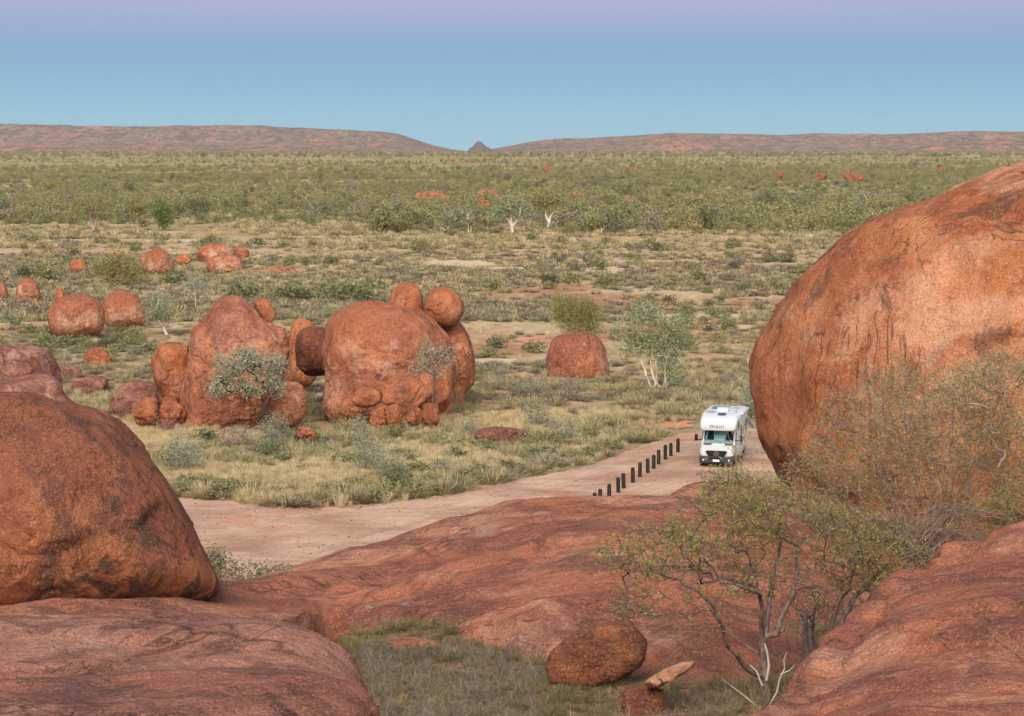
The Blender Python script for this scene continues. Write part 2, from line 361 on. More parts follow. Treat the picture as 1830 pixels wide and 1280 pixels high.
for k, (u, v, ru, rv, kind) in enumerate(PATCH):
    n = 72; a = np.linspace(0, 2 * math.pi, n, endpoint=False); r = 1 + 0.42 * fbm(np.stack([np.cos(a) * 1.7 + k * 3, np.sin(a) * 1.7, a * 0 + k], 1), 5)
    rings = [Gv(u + ru * np.cos(a) * r * f, v + rv * np.sin(a) * r * f) for f in (1.0, .8, .6, .4, .2, .05)]; V = np.concatenate(rings); V[:, 2] += 0.045
    i_ = np.arange(n); Fq = np.concatenate([np.stack([j * n + i_, j * n + (i_ + 1) % n, (j + 1) * n + (i_ + 1) % n, (j + 1) * n + i_], 1) for j in range(5)])
    tag(link('bare_ground', mesh_np('bare_ground', V, Fq, e_red if kind else e_sand)), kind='structure')
def off_patch(u, v):
    m = np.ones(len(u), bool)
    for (cu, cv, ru, rv, _) in PATCH: m &= ((u - cu) / (ru * .9)) ** 2 + ((v - cv) / (rv * .9)) ** 2 > 1
    return m

# ------------------------------------------------------------------ distant hills
def hill_mat(tint):
    m = MB('far hill scrub', 1.0, 0.0); w = m.vec('World')
    a = m.noise(w, 0.004, 8, 0.7, 0.5); b = m.noise(w, 0.02, 6, 0.75); d = m.noise(m.vec('World', scale=(1, 0.4, 3)), 0.010, 6, 0.7)
    c = m.mix(m.rng(a, 0.38, 0.62), tint[0], tint[1]); c = m.mix(m.rng(b, 0.47, 0.54, 0, 0.85), c, (0.13, 0.13, 0.10)); c = m.mix(m.rng(m.noise(w, 0.06, 3, 0.8), 0.50, 0.58, 0, 0.8), c, (0.11, 0.115, 0.085))
    c = m.mix(m.rng(d, 0.56, 0.66, 0, 0.6), c, tint[2]); m.col(c); m.bump(a, 1.0, 30); return m.m
def ridge(name, prof, Y0, depth, mat, seed, foot=277.0):
    us = np.linspace(prof[0][0], prof[-1][0], 420); vs = np.interp(us, *zip(*prof))
    vs = np.convolve(np.pad(vs, 5, 'edge'), np.ones(11) / 11, 'valid')
    vs += 0.9 * fbm(np.stack([us * 0.03, us * 0 + seed, us * 0], 1), 4)
    tap = smooth(np.minimum(np.arange(420), 419 - np.arange(420)) / 40.0)
    nr = 40; V = []
    for k in range(nr):
        t = k / (nr - 1); Y = Y0 + depth * t
        X = (us - CU) / F * (Y0 + depth * 0.5)
        hh = np.maximum(0, (265.5 - vs)) / F * (Y0 + depth * 0.5) + H
        prf = smooth(t / 0.5) ** 0.8 if t < 0.5 else 1 - 0.6 * smooth((t - 0.5) / 0.5)
        pp = np.stack([X / 260.0, np.full_like(X, Y / 260.0), X * 0 + seed], 1)
        gull = np.abs(fbm(pp, 4)) * 0.55 * (4 * t * (1 - t) if t < 0.5 else 0.6) * (1 - smooth((t - .38) / .1) * (t < .6) * .85)
        Z = hh * tap * prf * (1 - gull) - 6 * (1 - smooth(t / .1)) - 3 * (1 - tap)
        V.append(np.stack([X, np.full_like(X, Y), Z], 1))
    o = link(name, mesh_np(name, np.concatenate(V), gridfaces(nr, len(us)), mat)); return tag(o, kind='structure')
hm1 = hill_mat(((0.36, 0.205, 0.165), (0.27, 0.20, 0.165), (0.46, 0.22, 0.16)))
hm2 = hill_mat(((0.40, 0.19, 0.14), (0.28, 0.16, 0.125), (0.50, 0.24, 0.17)))
p1 = [(-1200, 224), (-400, 218), (0, 222), (60, 223), (130, 224), (230, 227), (330, 225), (450, 224), (540, 229), (620, 233), (690, 235), (725, 242), (760, 252), (810, 260), (850, 265), (900, 268)]
p2 = [(780, 266), (830, 263), (880, 259), (930, 253), (1000, 248), (1080, 246), (1150, 241), (1200, 238), (1290, 240), (1350, 240), (1410, 243), (1450, 238), (1520, 240), (1600, 241), (1690, 236), (1760, 234), (1830, 237), (2300, 232), (3000, 242)]
p3 = [(1080, 268), (1130, 256), (1170, 245), (1195, 240), (1230, 241), (1275, 249), (1310, 262), (1340, 268)]
p4 = [(1600, 268), (1650, 262), (1720, 255), (1800, 250), (1860, 256), (1990, 264), (2100, 268)]
p5 = [(-900, 262), (-300, 258), (0, 262), (80, 258), (200, 262), (330, 259), (480, 262), (600, 264), (700, 268)]
p6 = [(835, 268), (846, 262), (852, 254), (857, 253), (862, 255), (868, 262), (880, 267)]
ridge('hills', p1, 9300, 1800, hm1, 1.0); ridge('hills', p2, 9500, 1700, hm1, 5.0)
ridge('hills', p3, 9000, 500, hm2, 9.0); ridge('hills', p4, 8900, 500, hm2, 12.0)
ridge('hills', p5, 8800, 400, hm2, 15.0); ridge('hills', p6, 8950, 220, hill_mat(((0.20, 0.12, 0.11), (0.15, 0.10, 0.095), (0.24, 0.13, 0.11))), 21.0)

# ------------------------------------------------------------------ foreground slabs
def catmull(Pt, t):
    """Pt (n,...), t in 0..n-1 -> interpolated"""
    n = len(Pt); i = np.clip(np.floor(t).astype(int), 0, n - 2); f = (t - i)[:, None, None]
    g = lambda k: Pt[np.clip(k, 0, n - 1)]
    p0, p1_, p2_, p3_ = g(i - 1), g(i), g(i + 1), g(i + 2)
    return 0.5 * ((2 * p1_) + (-p0 + p2_) * f + (2 * p0 - 5 * p1_ + 4 * p2_ - p3_) * f ** 2 + (-p0 + 3 * p1_ - 3 * p2_ + p3_) * f ** 3)
def slab(name, label, rows, nr, nc, mat, amp=0.06, terr=0.05, freq=0.8, seed=0.0, ang=0.0, cat='rock slab'):
    C = np.array(rows, float)                      # (R, C, 3) world points
    t = np.linspace(0, len(C) - 1, nr); A = catmull(C, t)
    A = np.swapaxes(catmull(np.swapaxes(A, 0, 1), np.linspace(0, C.shape[1] - 1, nc)), 0, 1)
    du = np.gradient(A, axis=1); dv = np.gradient(A, axis=0); nn = np.cross(du, dv); nn /= np.linalg.norm(nn, axis=2)[..., None] + 1e-9
    nn = np.where(nn[..., 2:3] < 0, -nn, nn)
    p = A.reshape(-1, 3); ca, sa = math.cos(ang), math.sin(ang)
    q = np.stack([(p[:, 0] * ca + p[:, 1] * sa) * 0.45, (-p[:, 0] * sa + p[:, 1] * ca) * 1.5, p[:, 2]], 1)
    d = amp * fbm(p * freq + seed, 5) + amp * 0.5 * fbm(q * freq * 2.2 + seed, 4)
    k = fbm(q * freq * 0.55 + seed + 40, 3)
    for th in (-0.25, 0.0, 0.22, 0.45):
        d = d + terr * smooth((k - th) / 0.13)
    d = d - d.mean() - 0.02
    p = p + nn.reshape(-1, 3) * d[:, None]
    base = p.mean(0); base[2] = p[:, 2].min()
    o = link(name, mesh_np(name, p - base, gridfaces(nr, nc), mat), base); return tag(o, label, cat)
def W(x, y, z): return np.array([x, y, z], float)
m_slabA = rock_mat('varnished slab mauve', 1.5, 60, 'mauve', lay=True, stain=0.6, pale=0.45, streak=0.85, spark=0.35)
m_slabB = rock_mat('varnished slab red', 2.0, 38, 'rose', lay=True, stain=0.4, pale=0.7, streak=0.75)
m_slabC = rock_mat('varnished slab right', 1.6, 55, 'rose', lay=True, stain=0.3, pale=0.6, streak=0.65)
# B: middle dome, from under the left boulder to under the right boulder
cols = [  # u, skyline(v,Y), m1, m2, low, (below floor)
    (-420, (1050, 27), (1092, 21.5), (1120, 18), (1150, 15.0)),
    (-60, (1050, 27), (1090, 22.0), (1120, 18.5), (1160, 15.5)),
    (200, (1050, 27), (1068, 23.5), (1105, 19.5), (1160, 16.0)),
    (385, (1050, 27), (1070, 24.5), (1108, 21.0), (1170, 17.5)),
    (470, (1035, 28), (1065, 25.0), (1105, 22.4), (1155, 20.2)),
    (545, (1016, 28.5), (1052, 25.6), (1086, 24.1), (1120, 23.4)),
    (620, (996, 29.3), (1036, 26.4), (1068, 25.0), (1098, 24.2)),
    (700, (972, 29.8), (1028, 26.4), (1068, 24.8), (1106, 24.0)),
    (800, (938, 30.4), (1012, 26.3), (1078, 24.1), (1146, 22.8)),
    (900, (913, 30.8), (998, 26.0), (1082, 23.3), (1172, 22.2)),
    (1000, (901, 31.2), (985, 25.8), (1090, 22.8), (1212, 21.35)),
    (1130, (893, 31.6), (968, 25.9), (1098, 22.8), (1262, 20.5)),
    (1250, (888, 32), (958, 26.6), (1100, 22.5), (1300, 19.5)),
    (1400, (890, 33), (970, 27.6), (1085, 23.6), (1240, 20.7)),
    (1600, (922, 33), (1000, 29.0), (1085, 25.0), (1150, 23.4)),
    (1900, (960, 32.5), (1010, 29.5), (1080, 25.5), (1150, 23.4)),
    (2300, (990, 32), (1030, 29.0), (1080, 27.0), (1180, 24.0))]
rows_b = [[], [], [], [], [], [], []]
for (u, s, a, b, c) in cols:
    ps = P(u, s[0], s[1]); dropz = 3.0
    back = 12 if u >= 1250 else 7
    rows_b[0].append(W(ps[0] * (s[1] + back) / s[1], s[1] + back, 2.0))
    rows_b[1].append(W(ps[0] * (s[1] + back * .45) / s[1], s[1] + back * .45, ps[2] - (1.5 if u >= 1250 else 2.2)))
    rows_b[2].append(ps); rows_b[3].append(P(u, *a)); rows_b[4].append(P(u, *b))
    pc = P(u, *c); rows_b[5].append(pc); rows_b[6].append(W(pc[0], pc[1] - 0.8, pc[2] - 1.6))
slab('rock_slab', 'broad reddish granite dome in the middle foreground, sloping down from below the wooden posts to the grassy gully', rows_b, 360, 640, m_slabB, 0.075, 0.035, 0.7, 3.0, 0.5)
# A: near left slab
colsA = [(-500, (1120, 12.5)), (-150, (1112, 12.5)), (60, (1104, 12.7)), (220, (1097, 12.8)), (380, (1103, 12.8)), (490, (1118, 12.6)), (570, (1150, 12.3)), (622, (1192, 12.0)), (655, (1240, 11.5)), (672, (1300, 10.8))]
rA = [[] for _ in range(8)]
for i, (u, s) in enumerate(colsA):
    ps = P(u, *s); edge = i / (len(colsA) - 1)
    rA[0].append(W(ps[0] * 1.25 + .3 * edge, s[1] + 4.5, 12.0)); rA[1].append(W(ps[0] * 1.06, s[1] + 1.2, ps[2] - 0.75)); rA[2].append(ps)
    lerp = lambda v0, v1, f: v0 + (v1 - v0) * f
    vm = s[0] + max(24, (1290 - s[0]) * .33); vm2 = s[0] + max(60, (1290 - s[0]) * .72)
    rA[3].append(P(u, vm, lerp(s[1], 7.5, 0.36))); rA[4].append(P(u, vm2, lerp(s[1], 7.5, 0.72)))
    x5 = ps[0] * 0.62 + 0.2 * edge; rA[5].append(W(x5 * .9, 5.4, H - 2.0)); rA[6].append(W(ps[0] * .6 + .8 * edge, 2.0, H - 1.66)); rA[7].append(W(ps[0] * .6 + 1.2 * edge, -5, H - 1.9))
for k in range(8):                                  # right flank drops to the gully
    q = rA[k][-1]; rA[k].append(W(q[0] + 0.28, q[1], q[2] - 1.2)); rA[k].append(W(q[0] + 0.5, q[1], 11.6))
slab('rock_slab', 'purplish brown granite slab filling the bottom left corner, nearest to the viewer', rA, 380, 420, m_slabA, 0.038, 0.03, 1.1, 8.0, 0.15)
# C: near right slab
sk = [(1230, 1440, 9.0), (1370, 1318, 10.2), (1405, 1283, 10.7), (1500, 1188, 12.0), (1580, 1118, 13.2), (1635, 1062, 14.2), (1690, 1012, 15.2), (1750, 980, 16.0), (1830, 952, 16.8), (1960, 925, 17.6), (2250, 900, 18.5), (2800, 900, 19.5), (3600, 930, 20.5)]
rC = [[] for _ in range(7)]
for i, (u, v, Y) in enumerate(sk):
    ps = P(u, v, Y); f = min(1.0, i / 9.0)
    rC[0].append(W(ps[0] - 0.55 * (1 - f) + .3 * f, Y + 2.6, 11.5)); rC[1].append(W(ps[0] - 0.18 * (1 - f), Y + 0.9, ps[2] - 0.45)); rC[2].append(ps)
    ub = 1500 + 900 * f + max(0, u - 2200) * 1.6
    rC[3].append(P(u + (ub - u) * .3, v + (1330 - v) * .3, Y + (8.2 - Y) * .42))
    rC[4].append(P(u + (ub - u) * .65, v + (1330 - v) * .68, Y + (8.2 - Y) * .74))
    rC[5].append(P(ub, 1370, 7.6)); rC[6].append(W(1.2 + 4.0 * f + max(0, u - 2200) * .006, 3.0, H - 2.2))
slab('rock_slab', 'smooth reddish granite slab filling the bottom right corner below the large boulder', rC, 330, 440, m_slabC, 0.045, 0.035, 1.0, 14.0, -0.5)

# ------------------------------------------------------------------ boulders
ICO = {}
def ico(k):
    if k not in ICO:
        bm = bmesh.new(); bmesh.ops.create_icosphere(bm, subdivisions=k, radius=1.0)
        V = np.array([v.co[:] for v in bm.verts]); Fa = np.array([[v.index for v in f.verts] for f in bm.faces]); bm.free(); ICO[k] = (V, Fa)
    return ICO[k]
def boulder(label, outline, Y, mat, depth=1.0, sub=6, amp=0.035, terr=0.012, freq=1.0, sq=0.85, seed=None, name='boulder', cat='boulder', ctr=None, z0=None, cuts=None):
    """closed rock: its outline as seen from the view point, at distance Y, rounded through its depth"""
    O = np.array(outline, float)
    if seed is None: seed = float(O[0, 0] * 0.37 + O[0, 1] * 0.11)
    if ctr is None: c = (O.max(0) + O.min(0)) / 2
    else: c = np.array(ctr, float)
    C0 = P(c[0], c[1], Y); fwd = C0 - np.array([0, 0, H]); fwd /= np.linalg.norm(fwd)
    rt = np.cross(fwd, [0, 0, 1]); rt /= np.linalg.norm(rt); up = np.cross(rt, fwd)
    D = np.linalg.norm(C0 - np.array([0, 0, H])); q = []
    for (u, v) in O:
        r = ray(u, v); r = r * (D / r.dot(fwd)) + np.array([0, 0, H]) - C0; q.append((r.dot(rt), r.dot(up)))
    q = np.array(q); n = len(q)
    tt_ = np.linspace(0, n, n * 24, endpoint=False); i = np.floor(tt_).astype(int); f = (tt_ - i)[:, None]
    g = lambda k: q[k % n]
    cc = 0.5 * (2 * g(i) + (-g(i - 1) + g(i + 1)) * f + (2 * g(i - 1) - 5 * g(i) + 4 * g(i + 1) - g(i + 2)) * f ** 2 + (-g(i - 1) + 3 * g(i) - 3 * g(i + 1) + g(i + 2)) * f ** 3)
    ph = np.arctan2(cc[:, 1], cc[:, 0]); rr = np.hypot(cc[:, 0], cc[:, 1]); o = np.argsort(ph); ph, rr = ph[o], rr[o]
    V, Fa = ico(sub); phi = np.arctan2(V[:, 1], V[:, 0]); s = np.hypot(V[:, 0], V[:, 1])
    r = np.interp(phi, ph, rr, period=2 * math.pi); rm = rr.mean()
    w = smooth(s / 0.7); r = rm * (1 - w) + r * w
    ss_ = s ** sq
    loc = np.stack([r * ss_ * np.cos(phi), r * ss_ * np.sin(phi), np.sign(V[:, 2]) * np.abs(V[:, 2]) ** sq * rm * depth], 1)
    pw_ = C0 + loc[:, :1] * rt + loc[:, 1:2] * up + loc[:, 2:3] * fwd
    nn = pw_ - C0; nn /= np.linalg.norm(nn, axis=1)[:, None]
    if cuts is None: cuts = 5 if sub >= 6 else 9
    rc = np.random.default_rng(int(abs(seed) * 10) % 9973)
    for k_ in range(cuts):
        nk = rc.normal(size=3); nk /= np.linalg.norm(nk); ext = ((pw_ - C0) @ nk).max(); hk = ext * rc.uniform(*((0.86, 0.95) if sub >= 6 else (0.72, 0.90)))
        over = np.maximum(0, (pw_ - C0) @ nk - hk); pw_ = pw_ - nk * (over * 0.8)[:, None]
    pn = (pw_ - C0) / rm
    d = amp * rm * fbm(pn * 1.6 * freq + seed, 6, 2.1, 0.52)
    k = fbm(pn * np.array([1.1, 1.1, 1.6]) * freq + seed + 30, 4); q3 = fbm(pn * 1.5 + seed + 60, 2)
    for th in (-0.3, 0.0, 0.28):
        d = d + terr * rm * smooth((k - th) / 0.035) * smooth((q3 + .25) / .3)
    d = d - d.mean() - 0.004 * rm
    pw_ = pw_ + nn * d[:, None]
    base = C0.copy(); base[2] = pw_[:, 2].min() if z0 is None else z0
    o = link(name, mesh_np(name, pw_ - base, Fa, mat), base); return tag(o, label, cat)
def gy(v): return float(G(915, v)[1])
def ell(u0, u1, v0, v1, n=10, rot=0.0, sqr=0.0, jit=0.05, seed=1):
    r_ = random.Random(seed * 7 + int(u0) * 3 + int(v0)); cu, cv, a, b = (u0 + u1) / 2, (v0 + v1) / 2, (u1 - u0) / 2, (v1 - v0) / 2; out_ = []
    for k in range(n):
        t = 2 * math.pi * k / n; c, s = math.cos(t), math.sin(t); e = 2 / (2 + sqr * 3)
        x = a * math.copysign(abs(c) ** e, c); y = b * math.copysign(abs(s) ** e, s); j = 1 + r_.uniform(-jit, jit)
        out_.append((cu + j * (x * math.cos(rot) - y * math.sin(rot)), cv + j * (x * math.sin(rot) + y * math.cos(rot))))
    return out_
# the two foreground boulders
mL = rock_mat('left boulder granite', 1.3, 45, 'brown', spark=0.30, stain=1.0, pale=0.2, streak=1.0, top=0.6, topz=(1.5, 2.5))
mR = rock_mat('right boulder granite', 2.6, 32, 'orange', stain=0.6, pale=0.75, streak=0.3, top=0.25, topz=(8.5, 10))
mBk = rock_mat('weathered boulder mauve', 1.6, 28, 'mauve', stain=0.4, pale=0.7, streak=0.6)
boulder('big rounded orange boulder with dark streaks cut by the left edge of the picture',
        [(383, 1052), (372, 1000), (355, 955), (322, 890), (285, 835), (235, 778), (185, 738), (120, 715), (50, 708), (-60, 722), (-180, 780), (-260, 880), (-280, 1000), (-240, 1120), (-100, 1150), (60, 1135), (200, 1110), (320, 1085)],
        24.6, mL, 0.95, 7, 0.013, 0.014, 1.3, 0.92, cuts=0, ctr=(60, 930))
boulder('huge egg-shaped orange boulder with pale patches at the right edge, towering over the bushes',
        [(1350, 680), (1352, 735), (1368, 800), (1395, 860), (1432, 925), (1500, 1000), (1620, 1060), (1800, 1090), (2000, 1080), (2200, 990), (2330, 850), (2370, 660), (2320, 470), (2200, 340), (2050, 285), (1940, 275), (1830, 300), (1740, 335), (1650, 360), (1575, 383), (1520, 408), (1470, 455), (1425, 505), (1388, 560), (1364, 620)],
        37.5, mR, 0.95, 7, 0.015, 0.013, 1.1, 0.86, cuts=0, ctr=(1850, 690))
boulder('low flat mauve rock lying between the left boulder and the small boulders on the plain', [(-120, 640), (0, 676), (60, 672), (100, 680), (118, 706), (150, 740), (60, 780), (-150, 780), (-220, 700)], 100, mBk, 1.0, 6, 0.05, 0.03, name='boulder')
boulder('pale pink flat-topped rock at the left edge above the mauve rock', [(-90, 640), (-20, 622), (40, 619), (80, 622), (98, 640), (108, 670), (90, 715), (-80, 720), (-120, 680)], 106, rock_mat('pink ledge rock', 1.5, 20, 'mauve', lay=True, pale=1.0, stain=0.4), 1.0, 6, 0.05, 0.03)
# the boulder group in the middle of the picture
mC1 = rock_mat('marble granite red', 3.0, 17, 'red', stain=0.3, pale=0.5, streak=0.75, top=0.35, topz=(6.5, 9))
mC2 = rock_mat('marble granite orange', 2.2, 18, 'orange', stain=0.3, pale=0.35, streak=0.5)
mC3 = rock_mat('marble granite big', 3.5, 16, 'red', stain=0.22, pale=0.7, streak=0.55, top=0.6, topz=(6, 8.5))
mC4 = rock_mat('marble granite dark maroon', 1.6, 18, 'dark', stain=0.4, pale=0.3, streak=0.5)  # dark brown-maroon stone for the boulder wedged in the gap
mC5 = rock_mat('marble granite pink', 2.4, 14, 'pink', stain=0.3, pale=0.9, streak=0.3, top=0.9, topz=(2.0, 3.2))
mC6 = rock_mat('marble granite mauve', 1.8, 10, 'mauve', stain=0.3, pale=0.6, lay=True)
mC7 = rock_mat('marble granite brown', 1.2, 11, 'orange', stain=0.5, pale=0.2, streak=0.9, top=0.4, topz=(1, 2))
B_ = boulder
B_('tall red boulder with a humped top behind the grey gum, central group',
   [(330, 790), (327, 740), (326, 680), (330, 625), (345, 592), (366, 572), (375, 552), (392, 537), (415, 531), (437, 537), (452, 553), (468, 572), (492, 580), (512, 600), (516, 640), (508, 690), (497, 740), (480, 790), (400, 800)], 134, mC1, 0.9, 7, 0.032, 0.016, 1.5, 0.75, ctr=(420, 670))
B_('small oval boulder leaning on the right shoulder of the humped boulder', [(452, 540), (466, 533), (480, 535), (490, 552), (495, 570), (490, 581), (476, 580), (464, 566)], 134.5, mC2, 0.9, 5, 0.03)
B_('rounded orange boulder hugging the left flank of the humped boulder', [(272, 640), (282, 618), (305, 609), (330, 612), (345, 650), (345, 700), (330, 726), (300, 718), (280, 690), (272, 665)], 136, mC2, 1.0, 6, 0.035)
B_('upright orange boulder furthest back in the gap between the two largest boulders', [(512, 640), (516, 600), (526, 575), (545, 566), (562, 576), (570, 610), (568, 680), (540, 700), (514, 690)], 152, mC2, 1.0, 5, 0.04)
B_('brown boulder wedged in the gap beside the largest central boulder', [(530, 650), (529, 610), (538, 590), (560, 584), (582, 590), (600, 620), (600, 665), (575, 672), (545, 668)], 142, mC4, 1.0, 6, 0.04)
B_('largest boulder of the central group, broad and red with a flat dark top', [(582, 760), (580, 700), (577, 640), (580, 590), (592, 566), (615, 550), (650, 542), (700, 542), (738, 550), (768, 566), (790, 590), (806, 630), (812, 680), (806, 730), (795, 765), (700, 775)], 138, mC3, 0.85, 7, 0.034, 0.013, 1.6, 0.66, ctr=(695, 660))
B_('smooth boulder leaning behind the right side of the largest central boulder', [(775, 640), (785, 590), (805, 573), (824, 578), (840, 606), (849, 645), (847, 680), (832, 705), (826, 735), (800, 745), (780, 700)], 143, rock_mat('stained boulder', 2.2, 18, 'orange', stain=0.9, pale=0.6), 1.1, 6, 0.03)
B_('round egg boulder balanced on top at the right end of the central group', [(757, 550), (762, 530), (776, 516), (796, 513), (816, 522), (827, 540), (828, 562), (818, 578), (798, 584), (776, 580), (762, 568)], 141, mC2, 1.0, 6, 0.018, 0.006)
B_('rounded boulder with lit face standing just left of the balanced egg boulder', [(695, 550), (698, 528), (708, 511), (728, 505), (745, 510), (755, 530), (757, 560), (745, 590), (710, 590), (697, 575)], 143, mC2, 0.9, 6, 0.02, 0.006)
B_('narrow vertical slice of rock split off the right side of the largest central boulder', [(776, 700), (780, 665), (790, 645), (803, 640), (808, 680), (806, 712), (798, 735), (780, 738)], 132.5, mC2, 0.6, 5, 0.03)
B_('squat pinkish boulder resting beside the trunk of the grey gum', [(478, 735), (482, 705), (496, 688), (520, 683), (540, 690), (548, 712), (547, 740), (530, 760), (495, 765)], 129, rock_mat('squat pink rock', 1.4, 11, 'pink', pale=0.6, stain=0.4), 0.9, 6, 0.03, sq=0.75)
B_('lens-shaped rock stuck to the foot of the largest central boulder', [(627, 712), (634, 697), (655, 692), (680, 700), (688, 708), (675, 722), (655, 729), (635, 726)], 131.0, mC2, 0.9, 5, 0.03)
for (lab, o_, y_, mm) in [
    ('first short blocky rock under the largest boulder, beside the lens-shaped rock', [(664, 760), (662, 738), (675, 727), (690, 730), (693, 750), (688, 768)], 130.5, mC7),
    ('pillar-like rock propping the foot of the largest boulder', [(690, 762), (690, 732), (702, 722), (716, 728), (719, 748), (715, 768)], 130.2, mC2),
    ('flat block in the dark hollow under the largest boulder', [(727, 752), (728, 734), (742, 729), (756, 735), (757, 752), (742, 760)], 130.4, mC7),
    ('last square block under the right end of the largest boulder', [(757, 760), (757, 728), (768, 721), (782, 724), (785, 742), (782, 762)], 130.0, mC2),
    ('tawny rounded stone at the left foot of the humped boulder, left of its twin', [(238, 740), (240, 720), (255, 712), (272, 715), (282, 730), (281, 752), (268, 764), (246, 762)], 131, mC2),
    ('brown rounded stone touching the humped boulder on its left foot, right of its twin', [(285, 735), (288, 716), (300, 709), (318, 716), (331, 732), (331, 755), (312, 766), (290, 757)], 131.5, mC7),
    ('small pink wedge of rock in the grass before the two rounded stones', ell(286, 312, 750, 772, 8), 129.5, mC6),
    ('reddish stone tilted on the plain above the mauve ledge', [(149, 640), (152, 624), (170, 620), (190, 628), (200, 644), (192, 662), (172, 669), (152, 664)], 172, mC7),
    ('pale squat stone left of the tilted reddish stone', [(100, 672), (106, 658), (125, 654), (142, 658), (147, 672), (143, 692), (110, 694)], 163, mC6),
    ('low brown rock with a slab on top below the tilted reddish stone', [(130, 700), (135, 680), (160, 673), (190, 675), (196, 690), (175, 715), (145, 722)], 151, mC6),
    ('broad mauve rock sheet between the small stones and the humped boulder', [(198, 740), (205, 690), (230, 678), (275, 680), (300, 700), (310, 745), (260, 775), (205, 770)], 137, mC6),
    ('dark brown broken rock lying in straw grass right of the grey gum', [(527, 770), (535, 761), (550, 764), (566, 778), (566, 788), (545, 788), (530, 782)], 124, mC7),
    ('red rock shelf showing through the grass right of the central group', [(848, 776), (862, 766), (892, 763), (930, 768), (950, 777), (925, 790), (880, 792), (856, 786)], 125.5, mC6),
    ]:
    B_(lab, o_, y_, mm, 1.0, 5, 0.09, 0.03, 1.8, 0.7, name='rock', cat='rock')
B_('lone round boulder standing apart right of the central group, below the feathery bush', [(976, 655), (978, 630), (990, 606), (1015, 595), (1045, 593), (1070, 603), (1084, 628), (1087, 665), (1083, 690), (1040, 700), (1000, 690), (982, 678)], 163, rock_mat('lone boulder granite', 2.6, 8, 'red', pale=0.9, stain=0.2, top=0.8, topz=(2.7, 3.8)), 1.0, 6, 0.025, cuts=1)
for (lab, o_, y_, mm) in [
    ('wide pink boulder on the left plain, left of a similar pair', [(84, 580), (88, 555), (102, 535), (125, 526), (155, 526), (178, 540), (187, 565), (183, 590), (165, 602), (110, 604), (92, 597)], 196, mC5),
    ('steep pink boulder on the left plain, right of the wide pink one', [(182, 560), (187, 535), (205, 520), (228, 518), (246, 530), (256, 555), (258, 578), (235, 590), (198, 588)], 207, mC5),
    ('isolated round boulder near the left edge, above the pink pair', [(28, 532), (30, 510), (42, 498), (58, 499), (70, 514), (72, 535), (50, 545), (34, 542)], 240, mC5),
    ('boulder cut in half by the left edge of the picture', [(-30, 530), (-24, 508), (-5, 502), (10, 510), (16, 530), (8, 545), (-20, 545)], 245, mC5),
    ('small pillar of rock behind the wide pink boulder', [(97, 545), (98, 525), (103, 515), (112, 516), (116, 530), (116, 548)], 232, mC2),
    ('pale pillar-faced boulder in the far left group', [(250, 470), (253, 450), (270, 442), (290, 444), (305, 460), (315, 485), (300, 493), (268, 490), (252, 480)], 289, mC5),
    ('long humped boulder at the back of the far left group', [(352, 462), (354, 446), (370, 437), (395, 436), (415, 442), (422, 458), (410, 468), (370, 470)], 325, mC5),
    ('square pinkish boulder before the long humped boulder', [(370, 480), (371, 463), (385, 457), (420, 457), (432, 466), (433, 482), (415, 488), (380, 488)], 297, mC5),
    ('low boulder at the right tail of the long humped boulder', ell(408, 447, 442, 464, 9), 328, mC2),
    ('small dome of rock between the far left boulders and the olive tree', ell(122, 160, 463, 489, 9), 296, mC2),
    ('orange knob of rock between pillar-faced and humped boulders', ell(313, 343, 454, 474, 9), 312, mC2),
    ('tiny rock dome half hidden behind the olive tree', ell(190, 220, 447, 464, 9), 335, mC5),
    ('low red rock sheet among the far tussocks left of centre', ell(470, 535, 476, 492, 9), 300, mC1),
    ]:
    k_ = 5 if o_[0][1] > 480 else 4
    B_(lab, o_, y_, mm, 1.0, 6 if y_ < 250 else 5, 0.035, 0.01, 1.2, 0.8)
mF = rock_mat('far outcrop red', 5, 3, 'red', pale=0.2, stain=0.5, streak=0.8, spark=0.1); mF2 = rock_mat('far outcrop orange', 4, 3, 'orange', pale=0.4, stain=0.3, streak=0.5, spark=0.1)
for (lab, e) in [
    ('wide orange outcrop in the far scrub left of centre', (738, 800, 344, 364)), ('orange balancing rock in the far scrub above the ghost gums', (853, 888, 341, 362)),
    ('small orange pedestal rock below the far balancing rock', (856, 872, 358, 372)), ('orange outcrop in far scrub right of the forked ghost gum', (1018, 1038, 344, 360)),
    ('narrow orange outcrop in the far scrub above centre right', (1112, 1133, 350, 370)), ('pinkish outcrop high in the far scrub near picture centre', (968, 992, 294, 312)),
    ('short red outcrop high in the far scrub, middle of three', (1034, 1052, 298, 309)), ('bright red outcrop high in the far scrub, right of three', (1116, 1146, 296, 311)),
    ('dull red outcrop in the far scrub above the huge boulder, leftmost', (1378, 1404, 305, 322)), ('long pink outcrop in the far scrub above the huge boulder', (1448, 1486, 307, 322)),
    ('bright pink outcrop in the far scrub above the huge boulder, right one', (1503, 1545, 308, 324)), ('pink outcrop near the shoulder of the huge boulder', (1668, 1700, 297, 308)),
    ('low pale outcrop in the far scrub, second from left edge', (330, 352, 306, 314))]:
    e = (e[0] - 4, e[1] + 4, e[2] - 2, e[3] + 3) if e[2] > 335 else (e[0] + 3, e[1] - 3, e[2] + 2, e[3] + 2); y_ = gy(e[3] - 3); B_(lab, ell(*e, 9, jit=0.13), y_, mF2 if e[2] > 335 else mF, 1.0, 4, 0.10, 0.02, 1.6, 0.75, name='outcrop', cat='outcrop')

